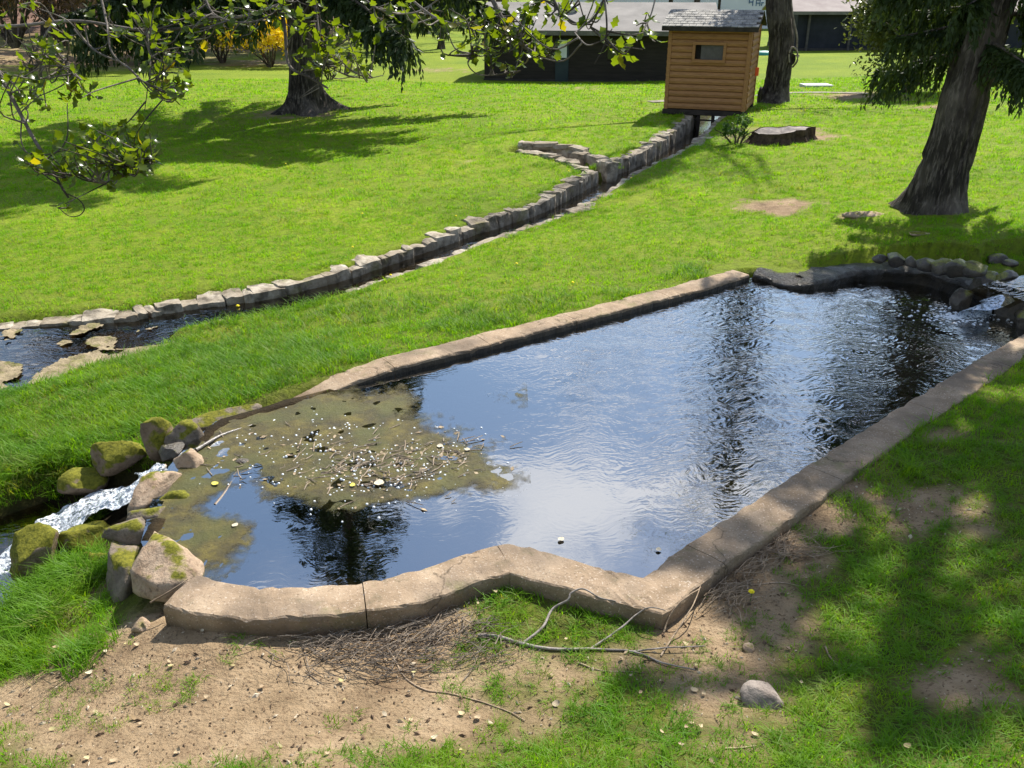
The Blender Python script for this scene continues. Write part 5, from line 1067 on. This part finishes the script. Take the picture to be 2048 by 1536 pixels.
# tall tufts by the dam
tp = []
for (px, py, n, sp) in ((100, 1200, 60, .15), (140, 1165, 50, .12), (70, 1250, 40, .12), (250, 1195, 26, .07), (185, 1150, 20, .08), (90, 1010, 30, .16), (30, 1010, 30, .14), (160, 1000, 16, .08), (30, 1320, 14, .1), (150, 1320, 16, .12), (120, 920, 20, .2), (20, 900, 20, .2), (480, 730, 18, .25), (250, 760, 16, .25), (1745, 935, 6, .1), (1690, 970, 6, .1), (1850, 850, 5, .12)):
    c_ = onground(px, py)
    for _ in range(n): x, y = c_[0] + RNG.normal() * sp, c_[1] + RNG.normal() * sp; tp.append((x, y, zg(x, y)))
tp = np.array(tp); k = sdist(tp[:, 0], tp[:, 1], POND) < -.36; tp = tp[k]
scatter('tall_grass', tp, RNG.integers(11, 14, len(tp)), RNG.uniform(.45, .95, len(tp)), 'tall fresh grass tufts growing by the rock dam and creek bank', 78)

# ------------------------------------------------------------------ litter on the soil
def stick(px_path, rad, h=.0, arch=None, n=40):
    P = []
    for k, q in enumerate(px_path):
        e = q[2] if len(q) > 2 else 0.0; P.append(at(q[0], q[1], q[3]) if len(q) > 3 else onground(q[0], q[1], rad[0] * .8 + h + e))
    P = smooth_path(P, n); P += .006 * np.stack([fbm(P * 9 + 3 * k, 2) for k in range(3)], 1); return P, np.linspace(rad[0], rad[-1], n)
greytwig = noisy('grey_twig', (.13, .11, .095), (.34, .30, .27), 14, .85); browntwig = noisy('brown_twig', (.16, .11, .07), (.38, .29, .2), 14, .85)
fb = tag(empty('fallen_branch', tuple(onground(1045, 1287))), 'forked grey fallen branch lying on the grass below the notch of the coping', 'branch'); off = Vector(fb.location)
for nm, path, rad in (('stem', [(957, 1270), (1000, 1275), (1045, 1287), (1100, 1298), (1180, 1298), (1265, 1303), (1330, 1327), (1390, 1340)], (.013, .004)), ('side_branch', [(1045, 1287, .0), (1085, 1255, .03), (1105, 1218, 0, -.06), (1135, 1200, 0, .0), (1142, 1186, 0, .03), (1165, 1178, 0, .05), (1200, 1195, 0, .04), (1232, 1203, 0, .03)], (.009, .004)), ('side_branch', [(1180, 1298), (1240, 1257, .03), (1275, 1227, 0, -.03), (1300, 1214, 0, .03), (1330, 1220, 0, .03)], (.007, .003)), ('side_branch', [(1265, 1303), (1330, 1296, .02), (1410, 1292, .03)], (.006, .003))):
    P, ra = stick(path, rad); MB().tube(P, ra, 7).build(nm, greytwig, fb, True, loc=tuple(-off))
for path, lab in (([(785, 1310), (810, 1355), (850, 1380), (900, 1387), (960, 1402), (1020, 1425), (1050, 1442)], 'long thin curved twig on bare soil below the twig heap'), ([(893, 1213), (925, 1235), (955, 1255), (990, 1282)], 'thin straight twig between the coping and the forked branch'), ([(1328, 1265), (1335, 1240, 0, -.06), (1352, 1215, 0, .0), (1372, 1195, 0, .03), (1402, 1175, 0, -.03)], 'thin arching stem leaning on the near corner of the coping'), ([(1322, 1312), (1345, 1275, 0, -.08), (1368, 1240, 0, -.03), (1388, 1205, 0, .0), (1402, 1168, 0, -.02)], 'longer arching stem right of the near coping corner'),
                  ([(1650, 1293), (1660, 1315), (1688, 1341), (1706, 1325)], 'hooked twig in the shaded grass at the right'), ([(1448, 1497), (1480, 1496), (1512, 1492)], 'short straight stick at the lower right'), ([(1500, 1170), (1560, 1165), (1600, 1172)], 'thin twig lying right of the coping joint'), ([(630, 1272), (700, 1277), (790, 1280)], 'thin twig along the shaded foot of the coping'), ([(1155, 1325), (1200, 1340), (1290, 1345)], 'thin shaded twig under the forked branch'), ([(300, 1205, 0, -.08), (340, 1182, 0, -.02), (376, 1158, 0, .02)], 'short stick wedged between wedge boulder and coping')):
    P, ra = stick(path, (.006, .003)); tag(MB().tube(P, ra, 5).build('twig', browntwig, smooth=True), lab, 'twig')
P = smooth_path([at(392, 900, -.06), at(440, 872, -.07), at(490, 855, -.085), at(548, 838, -.095)], 30); tag(MB().tube(P, np.linspace(.016, .007, 30), 7).build('floating_stick', noisy('wet_stick', (.10, .085, .07), (.3, .27, .24), 14, .3, .6), smooth=True), 'wet grey stick floating from the dam into the shallow end', 'stick')
P = smooth_path([at(430, 1010, -.085), at(450, 985, -.085), at(475, 945, -.09), at(500, 905, -.09)], 24); tag(MB().tube(P, np.linspace(.012, .006, 24), 6).build('floating_stick', noisy('wet_stick2', (.12, .08, .05), (.26, .19, .13), 14, .4, .5), smooth=True), 'thin brown stick floating among the weed by the small black rock', 'stick')
rr = np.random.default_rng(90); heaptwig = noisy('heap_twig', (.09, .065, .045), (.32, .26, .2), 30, world=True)
def heap(name, label, spots, n, mat, lmin, lmax):
    mb = MB()
    for _ in range(n):
        px, py, sx, sy, dirn = spots[rr.integers(len(spots))]; c_ = onground(px, py); x, y = c_[0] + rr.normal() * sx, c_[1] + rr.normal() * sy
        if sdist(np.array([x]), np.array([y]), POND)[0] > -.33: continue
        a = dirn + rr.normal() * .5; l_ = rr.uniform(lmin, lmax); z = zg(x, y) + abs(rr.normal()) * .02; P = np.array([(x - math.cos(a) * l_ / 2, y - math.sin(a) * l_ / 2, z + rr.uniform(0, .02)), (x + rr.normal() * .02, y + rr.normal() * .02, z + rr.uniform(.0, .035)), (x + math.cos(a) * l_ / 2, y + math.sin(a) * l_ / 2, z + rr.uniform(-.005, .02))])
        mb.tube(smooth_path(P, 6), np.linspace(.0034, .0013, 6), 4)
    return tag(mb.build(name, mat), label, 'twigs', kind='stuff')
heap('twig_heap', 'heap of dry grey twigs at the foot of the curved coping', [(800, 1280, .26, .09, .3), (890, 1255, .18, .08, .6), (700, 1295, .22, .09, .1), (760, 1325, .26, .1, .0), (910, 1300, .2, .12, .2)], 420, heaptwig, .05, .27)
heap('twig_heap', 'dry twigs along the coping at the right', [(1500, 1130, .1, .09, .7), (1560, 1090, .09, .08, .8), (1450, 1190, .1, .08, .6), (1590, 1110, .15, .06, .1)], 260, browntwig, .06, .3)
# small chips and crumbs everywhere on the bare soil
mb, mb2 = MB(), MB(); x, y = cand(-4, 4.5, 2.8, 6.4, 330); k = free(x, y) & (soil_at(x, y) + .35 * RNG.random(len(x)) > .4); x, y = x[k], y[k]; z = zground(x, y)
for i in range(len(x)):
    a = rr.random() * 6.28; l_ = rr.uniform(.004, .012) * (2.2 if rr.random() < .12 else 1); u_ = np.array([math.cos(a), math.sin(a), rr.normal() * .25]) * l_; w_ = np.array([-math.sin(a), math.cos(a), rr.normal() * .3]) * l_ * rr.uniform(.2, .6); p = np.array([x[i], y[i], z[i] + .004])
    (mb if rr.random() < .6 else mb2).add([p - u_, p + w_, p + u_, p - w_, p + np.array([0, 0, l_ * .5])], [(0, 1, 4), (1, 2, 4), (2, 3, 4), (3, 0, 4)])
tag(mb.build('soil_crumbs', noisy('crumb', (.07, .045, .028), (.17, .11, .07), 9, world=True)), 'dark crumbs and bark bits strewn on the bare soil', 'debris', kind='stuff'); tag(mb2.build('pale_chips', noisy('chip', (.34, .27, .19), (.55, .46, .34), 9, world=True)), 'pale chips and leaf scraps strewn on the bare soil', 'debris', kind='stuff')
# fallen leaves, each by itself
def leaf_mesh(name, seed, L=1.0, Wd=.42, curl=.25, spiny=False):
    r = np.random.default_rng(seed); n = 7; V = []
    for i in range(n):
        s_ = i / (n - 1); w = Wd * math.sin(math.pi * min(1, s_ * .96 + .04)) ** .7
        if spiny and i in (2, 4): w *= 1.28
        if spiny and i in (1, 3, 5): w *= .78
        z = curl * (s_ - .5) ** 2 * 2; f = curl * .5
        V += [(s_ - .5, w, z + f * w), (s_ - .5, 0, z), (s_ - .5, -w, z + f * w)]
    V = np.array(V) * L; V += r.normal(size=V.shape) * .015; F = []
    for i in range(n - 1): F += [(3 * i, 3 * i + 1, 3 * i + 4, 3 * i + 3), (3 * i + 1, 3 * i + 2, 3 * i + 5, 3 * i + 4)]
    return mesh_data(name, V, F, True)
t = NT('dry_leaf'); i_ = t.n('ShaderNodeObjectInfo').outputs['Random']; c = t.ramp(i_, [(.0, (.28, .2, .12)), (.35, (.42, .33, .2)), (.55, (.42, .37, .16)), (.75, (.17, .10, .055)), (1.0, (.5, .43, .31))]); dry = t.out(t.bsdf(c, .7, .3))
DL = [leaf_mesh('fallen_leaf', 600 + k, 1.0, rr.uniform(.25, .42), rr.uniform(.1, .7)) for k in range(5)]
for q in DL: q.materials.append(dry)
n = 0
while n < 80:
    px, py = rr.uniform(0, 2048), rr.uniform(1110, 1536); c_ = onground(px, py)
    if not free(c_[:1], c_[1:2])[0] or rr.random() > .25 + .75 * soil_at(c_[:1], c_[1:2])[0] or (px > 1500 and rr.random() < .4): continue
    s_ = rr.uniform(.018, .045); o = link('fallen_leaf', DL[rr.integers(5)], loc=(c_[0], c_[1], c_[2] + .012 + (.02 if soil_at(c_[:1], c_[1:2])[0] < .3 else 0)), rot=(rr.normal() * .3, rr.normal() * .3, rr.random() * 6.28), scl=(s_, s_, s_)); n += 1
    tag(o, 'pale dry leaf lying on the sandy ground at the lower left' if px < 600 else 'pale dry leaf lying near the twigs in the middle foreground' if px < 1330 else 'pale dry leaf lying in the thin grass of the right foreground', 'leaf', 'fallen leaves on the foreground soil')
yl = noisy('yellow_leaf', (.6, .5, .05), (.7, .62, .12), 5, .5); YL = leaf_mesh('floating_leaf', 650, 1, .4, .2); YL.materials.append(yl); WL = leaf_mesh('floating_leaf', 651, 1, .42, .2); WL.materials.append(noisy('cream_leaf', (.42, .36, .25), (.55, .49, .37), 5, .5))
for px, py, s_, me_, lab in ((758, 966, .09, WL, 'cream leaf floating at the near edge of the weed mats'), (705, 970, .05, YL, 'yellow-green leaf floating left of the cream leaf'), (430, 967, .06, YL, 'bright yellow leaf floating by the small black rock'), (935, 899, .05, WL, 'cream leaf floating at the right end of the weed'), (880, 892, .06, WL, 'white leaf floating on the open side of the weed'), (1122, 1078, .05, WL, 'tan leaf floating behind the notch of the coping'), (1317, 1099, .042, WL, 'tan leaf floating near the right coping corner'), (330, 1080, .05, YL, 'yellow leaf floating beside the wedge boulder'), (470, 1050, .05, WL, 'pale leaf floating over the near weed mat')):
    p = at(px, py, WATER + .012); tag(link('floating_leaf', me_, loc=tuple(p), rot=(0, 0, rr.random() * 6), scl=(s_,) * 3), lab, 'leaf')
# dandelions
dm = noisy('dandelion', (.75, .58, .01), (.85, .68, .02), 9, .7); gm = noisy('stalk', (.08, .16, .03), (.1, .2, .04), 9)
def flower(px, py, lab, s_=.02, h=.09):
    p = onground(px, py + 4); root = tag(empty('dandelion', tuple(p)), lab, 'flower', 'dandelions in the grass'); MB().tube([(0, 0, -.01), (.004, 0, h * .6), (0, .003, h)], .0022, 4).build('stalk', gm, root); mb = MB(); k = 12; ang = np.arange(k) / k * 6.283; rad = np.where(np.arange(k) % 2, .8, 1.0) * s_
    mb.add(np.vstack([np.stack([np.cos(ang) * rad, np.sin(ang) * rad, np.full(k, h)], 1), np.stack([np.cos(ang) * rad * .6, np.sin(ang) * rad * .6, np.full(k, h + s_ * .45)], 1), [[0, 0, h + s_ * .5], [0, 0, h - s_ * .4]]]), [(i, (i + 1) % k, k + (i + 1) % k, k + i) for i in range(k)] + [(k + i, k + (i + 1) % k, 2 * k) for i in range(k)] + [((i + 1) % k, i, 2 * k + 1) for i in range(k)]); mb.build('flower_head', dm, root)
for px, py, lab in ((393, 627, 'leftmost and largest dandelion on the creek bank'), (419, 627, 'second dandelion from the left on the creek bank'), (430, 622, 'third dandelion from the left on the creek bank'), (443, 619, 'fourth dandelion from the left on the creek bank'), (478, 626, 'rightmost of the five dandelions on the creek bank')): flower(px, py, lab, .03, .13)
for px, py, lab in ((572, 331, 'lone dandelion at the sunny edge of the big spruce shadow'), (725, 432, 'lone dandelion in the middle of the left lawn'), (912, 437, 'lone dandelion on the left lawn close to the ditch wall'), (1137, 346, 'lone dandelion beside the near wall of the side channel'), (1262, 360, 'lone dandelion on the pond bank opposite the side channel'), (782, 557, 'lone dandelion on the bank by the lower ditch coping'), (1033, 534, 'lone dandelion halfway between ditch and far coping'),
                     (1145, 573, 'lone dandelion just above the far coping'), (1812, 237, 'lone dandelion on the lawn left of the leaning spruce trunk'), (1843, 322, 'lone dandelion close against the left of the leaning spruce trunk'), (1590, 294, 'lone dandelion in front of the stump'), (1230, 201, 'lone dandelion on the lawn left of the hut'), (1148, 203, 'lone dandelion on the lawn before the dark building'), (706, 500, 'lone dandelion beside the lower ditch wall'), (1500, 1200, 'lone dandelion on bare soil right of the near coping corner')): flower(px, py, lab, .022, .08)

# ------------------------------------------------------------------ holly reaching in from the left, over the viewer's head
hr_ = np.random.default_rng(1234)
t = NT('holly_leaf'); P = t.pos(); i_ = t.n('ShaderNodeObjectInfo').outputs['Random']
c = t.ramp(t.noise(P, 6, 3), [(.3, (.045, .075, .009)), (.7, (.10, .14, .014))]); c = t.mix(t.ramp(i_, [(.9, (0, 0, 0)), (.97, (.8, .8, .8))]), c, (.25, .2, .015))
b = t.bsdf(c, .27, .5); tr = t.n('ShaderNodeBsdfTranslucent'); t.l(t.mix(1.0, c, (1.9, 1.8, .3), 'MULTIPLY'), tr.inputs[0]); m = t.n('ShaderNodeMixShader', inp={0: .58}); t.l(b, m.inputs[1]); t.l(tr.outputs[0], m.inputs[2]); holly_m = t.out(m.outputs[0])
holly_bark = bark_mat('holly_bark', (.05, .042, .035), (.22, .19, .165), 8, (1, 1, 1), .4)
HT = np.array([-5.6, 3.6, 0]); HT[2] = zg(HT[0], HT[1]) - .1
holly = tag(empty('holly_tree', tuple(HT)), 'overhanging holly with glossy spiny leaves along the top and left edge', 'tree')
mb = MB(); trunk(mb, [(0, 0, 0), (.1, 0, 1.5), (.2, .1, 3.5), (.3, .2, 6.5), (.3, .2, 10)], [.24, .2, .18, .12, .03], .6, 4, 9, n=20, rows=30); mb.build('trunk', holly_bark, holly, True)
LEAVES, tw, hl_loc = [], MB(), Vector(HT)
HL = [leaf_mesh('leaf', 700 + k, 1.0, .27, .35, True) for k in range(4)]
for q in HL: q.materials.append(holly_m)
def put(p, d):
    LEAVES.append((p, d, hr_.uniform(.026, .047)))
def twig(a, b, nl, r0=.003):
    a, b = np.asarray(a, float), np.asarray(b, float); L = np.linalg.norm(b - a); m_ = (a + b) / 2 + hr_.normal(size=3) * L * .12 - np.array([0, 0, L * .08]); P = smooth_path([a, m_, b], 9); tw.tube(P, np.linspace(r0, r0 * .45, 9), 5); T = np.gradient(P, axis=0)
    for k in range(nl):
        f = hr_.uniform(.3, 1) if k else 1.0; i = min(8, int(f * 8)); d = T[i] / np.linalg.norm(T[i]) * .6 + hr_.normal(size=3) * .7 + np.array([0, 0, .1]); put(P[i], d / np.linalg.norm(d))
def limb(path, r0, r1, n=50):
    P = smooth_path([far(*q) for q in path], n); P += .008 * np.stack([fbm(P * 5 + k * 7, 2) for k in range(3)], 1); tw.tube(P, np.linspace(r0 * .72, r1 * .8, n), 8); return P
MAIN = [limb([(-260, -150, 3.3), (-60, 60, 3.1), (0, 150, 3.0), (60, 265, 2.9), (100, 328, 2.85), (125, 372, 2.8), (140, 396, 2.8)], .012, .004),
        limb([(125, 352, 2.82), (160, 352, 2.8), (200, 366, 2.78), (260, 345, 2.75), (308, 312, 2.75)], .006, .003),
        limb([(138, 388, 2.8), (160, 400, 2.8), (170, 418, 2.8), (160, 432, 2.8), (140, 433, 2.8), (118, 415, 2.8)], .003, .0015),
        limb([(-250, 40, 3.4), (0, 52, 3.3), (150, 42, 3.3), (300, 62, 3.3), (420, 46, 3.3), (560, 10, 3.4), (620, -40, 3.4)], .008, .006),
        limb([(110, 40, 3.3), (60, 130, 3.2), (120, 110, 3.1), (150, 150, 3.0)], .005, .002), limb([(150, 60, 3.2), (190, 100, 3.1), (250, 130, 3.1), (290, 165, 3.0), (330, 170, 3.0)], .006, .002),
        limb([(200, -20, 3.3), (215, 50, 3.2), (225, 105, 3.1), (270, 150, 3.1), (300, 185, 3.1), (335, 205, 3.05)], .006, .002), limb([(290, 60, 3.2), (300, 130, 3.1), (293, 180, 3.1), (288, 222, 3.1)], .004, .0015),
        limb([(550, -60, 3.2), (570, 60, 3.1), (580, 130, 3.05), (620, 155, 3.0), (657, 176, 3.0)], .009, .004), limb([(630, -20, 3.2), (640, 80, 3.1), (655, 135, 3.1)], .006, .003), limb([(650, 130, 3.1), (690, 150, 3.05), (730, 158, 3.0), (765, 152, 3.0)], .003, .0015),
        limb([(960, -60, 2.9), (1000, 30, 2.85), (1030, 75, 2.8), (1060, 100, 2.8), (1108, 122, 2.8)], .011, .004), limb([(800, -20, 3.1), (880, 40, 3.0), (950, 45, 2.95), (1000, 20, 2.9)], .006, .003), limb([(1095, -30, 2.8), (1120, 25, 2.75), (1160, 50, 2.75), (1190, 30, 2.75), (1215, -20, 2.75)], .006, .004),
        limb([(1205, -40, 2.5), (1213, 40, 2.45), (1212, 80, 2.45), (1205, 100, 2.45), (1190, 128, 2.45)], .004, .002), limb([(1150, 65, 2.6), (1175, 90, 2.5), (1205, 82, 2.45), (1212, 76, 2.45)], .003, .002), limb([(1320, -30, 2.7), (1305, 25, 2.65), (1290, 55, 2.65)], .004, .0015), limb([(1150, -20, 2.8), (1172, 55, 2.75), (1185, 45, 2.7)], .003, .0015),
        limb([(640, 175, 3.0), (600, 195, 3.0), (640, 165, 3.0)], .002, .001), limb([(700, -30, 3.2), (760, 20, 3.1), (830, 25, 3.1), (900, -20, 3.1)], .005, .003), limb([(400, -30, 3.2), (430, 30, 3.1), (500, 45, 3.1), (560, 20, 3.1)], .005, .003), limb([(945, 100, 2.8), (935, 130, 2.8), (965, 150, 2.8), (1040, 140, 2.8)], .003, .0015)]
ALL = np.concatenate(MAIN)
# (cx, cy, rx, ry, Y, twigs, leaves per twig)
CL = [(205, 300, 85, 42, 2.78, 40, 5), (285, 300, 28, 38, 2.75, 14, 5), (90, 330, 60, 28, 2.8, 12, 4), (130, 420, 18, 14, 2.8, 2, 2), (85, 150, 90, 65, 3.0, 32, 4), (60, 60, 70, 55, 3.2, 14, 3), (150, 190, 50, 25, 2.95, 8, 3), (230, 50, 80, 45, 3.2, 14, 3), (330, 60, 80, 55, 3.15, 20, 4), (330, 140, 45, 45, 3.05, 14, 4), (345, 175, 40, 30, 3.05, 8, 3), (460, 25, 70, 35, 3.2, 14, 4), (430, 60, 60, 30, 3.1, 8, 3),
      (620, 40, 60, 45, 3.1, 14, 3), (660, 90, 60, 45, 3.05, 18, 4), (710, 110, 45, 45, 3.0, 14, 4), (620, 120, 40, 30, 3.05, 8, 3), (760, 15, 60, 25, 3.1, 9, 3), (850, 15, 60, 25, 3.0, 9, 3), (930, 50, 50, 35, 2.9, 10, 4), (1010, 50, 55, 50, 2.8, 18, 4), (970, 95, 40, 35, 2.8, 12, 4), (1070, 85, 50, 40, 2.8, 16, 4), (1090, 25, 50, 28, 2.75, 12, 4), (1170, 15, 50, 20, 2.7, 8, 3), (1010, 130, 40, 18, 2.8, 5, 3), (540, 10, 50, 25, 3.2, 8, 4), (1220, 85, 35, 30, 2.45, 4, 2), (1285, 80, 30, 20, 2.45, 3, 2), (1290, 45, 22, 20, 2.6, 3, 2), (1240, 100, 25, 30, 2.45, 3, 1), (20, 230, 30, 80, 3.0, 5, 3)]
for cx, cy, rx, ry, Y, nt_, nl in CL:
    nt_ = max(2, int(nt_ * 1.1)); nl = max(2, nl - 1)
    for _ in range(nt_):
        a, q = hr_.random() * 6.28, math.sqrt(hr_.random()); b_ = far(cx + math.cos(a) * q * rx, cy + math.sin(a) * q * ry, Y + hr_.normal() * .12); dd = np.linalg.norm(ALL - b_, axis=1); k = np.argsort(dd)[hr_.integers(1, 14)]
        st_ = ALL[k]
        if np.linalg.norm(st_ - b_) > .42: st_ = b_ + (st_ - b_) / np.linalg.norm(st_ - b_) * .42
        twig(st_, b_, nl)
# limbs from the trunk to the traced ones, then the crown above the picture
for q in (0, 3, 8, 11, 13):
    e_ = MAIN[q][0]; s_ = HT + np.array([.2, .1, 3.2 + .25 * q]); tw.tube(smooth_path([s_, (s_ + e_) / 2 + np.array([0, 0, .7]), e_], 20), np.linspace(.05, .014, 20), 8)
tips = []; lm = MB()
for k in range(15):
    z = 3.8 + k * .4; az = k * 2.4; d = np.array([math.cos(az), math.sin(az), .35]); grow(lm, np.array([.25, .15, z]), d / np.linalg.norm(d), 1.5 - .06 * k, .05, 3, hr_, tips, .6, .05)
lm.build('limbs', holly_bark, holly, True)
tw.build('twigs', holly_bark, holly, True, loc=tuple(-hl_loc))
T = np.array([q[0] for q in tips]); T = np.repeat(T, 7, 0) + hr_.normal(size=(len(T) * 7, 3)) * .16; V, F = leaf_quads(T, .045, hr_, .3, .5); cr_ = link('upper_foliage', mesh_data('upper_foliage', V, [F], True), holly_m, holly); cr_['kind'] = 'stuff'
def leaf_matrix(p, d, s_):
    d = Vector(d); up = Vector((hr_.normal() * .5, hr_.normal() * .5, 1)); x = d.normalized(); y = up.cross(x).normalized(); z = x.cross(y); M = Matrix((x, y, z)).transposed().to_4x4(); M.translation = Vector(p) + x * s_ * .55; return M @ Matrix.Scale(s_, 4)
hr_.shuffle(LEAVES) if False else None
vis = []
for p, d, s_ in LEAVES:
    w = p - np.array([0, 0, CAM_H]); zc = w[1] * CP - w[2] * SP; xc, yc = 1024 + FPX * w[0] / zc, 768 - FPX * (w[1] * SP + w[2] * CP) / zc; vis.append(s_ / zc if -30 < xc < 2080 and -20 < yc < 1536 else 0)
order = np.argsort(-np.array(vis)); rest = MB(); base_v = [np.array([v.co[:] for v in q.vertices]) for q in HL]; base_f = [np.array([list(pg.vertices) for pg in q.polygons]) for q in HL]; inv = Matrix.Translation(-hl_loc)
for n, k in enumerate(order):
    p, d, s_ = LEAVES[k]; M = inv @ leaf_matrix(p, d, s_)
    if n < 300: o = link('leaf', HL[n % 4], None, holly); o.matrix_local = M
    else: A = np.array(M); rest.add(base_v[n % 4] @ A[:3, :3].T + A[:3, 3], base_f[n % 4])
fo = rest.build('foliage', holly_m, holly, True); fo['kind'] = 'stuff'
print('LEAVES', len(LEAVES), sum(1 for v in vis if v > 0))
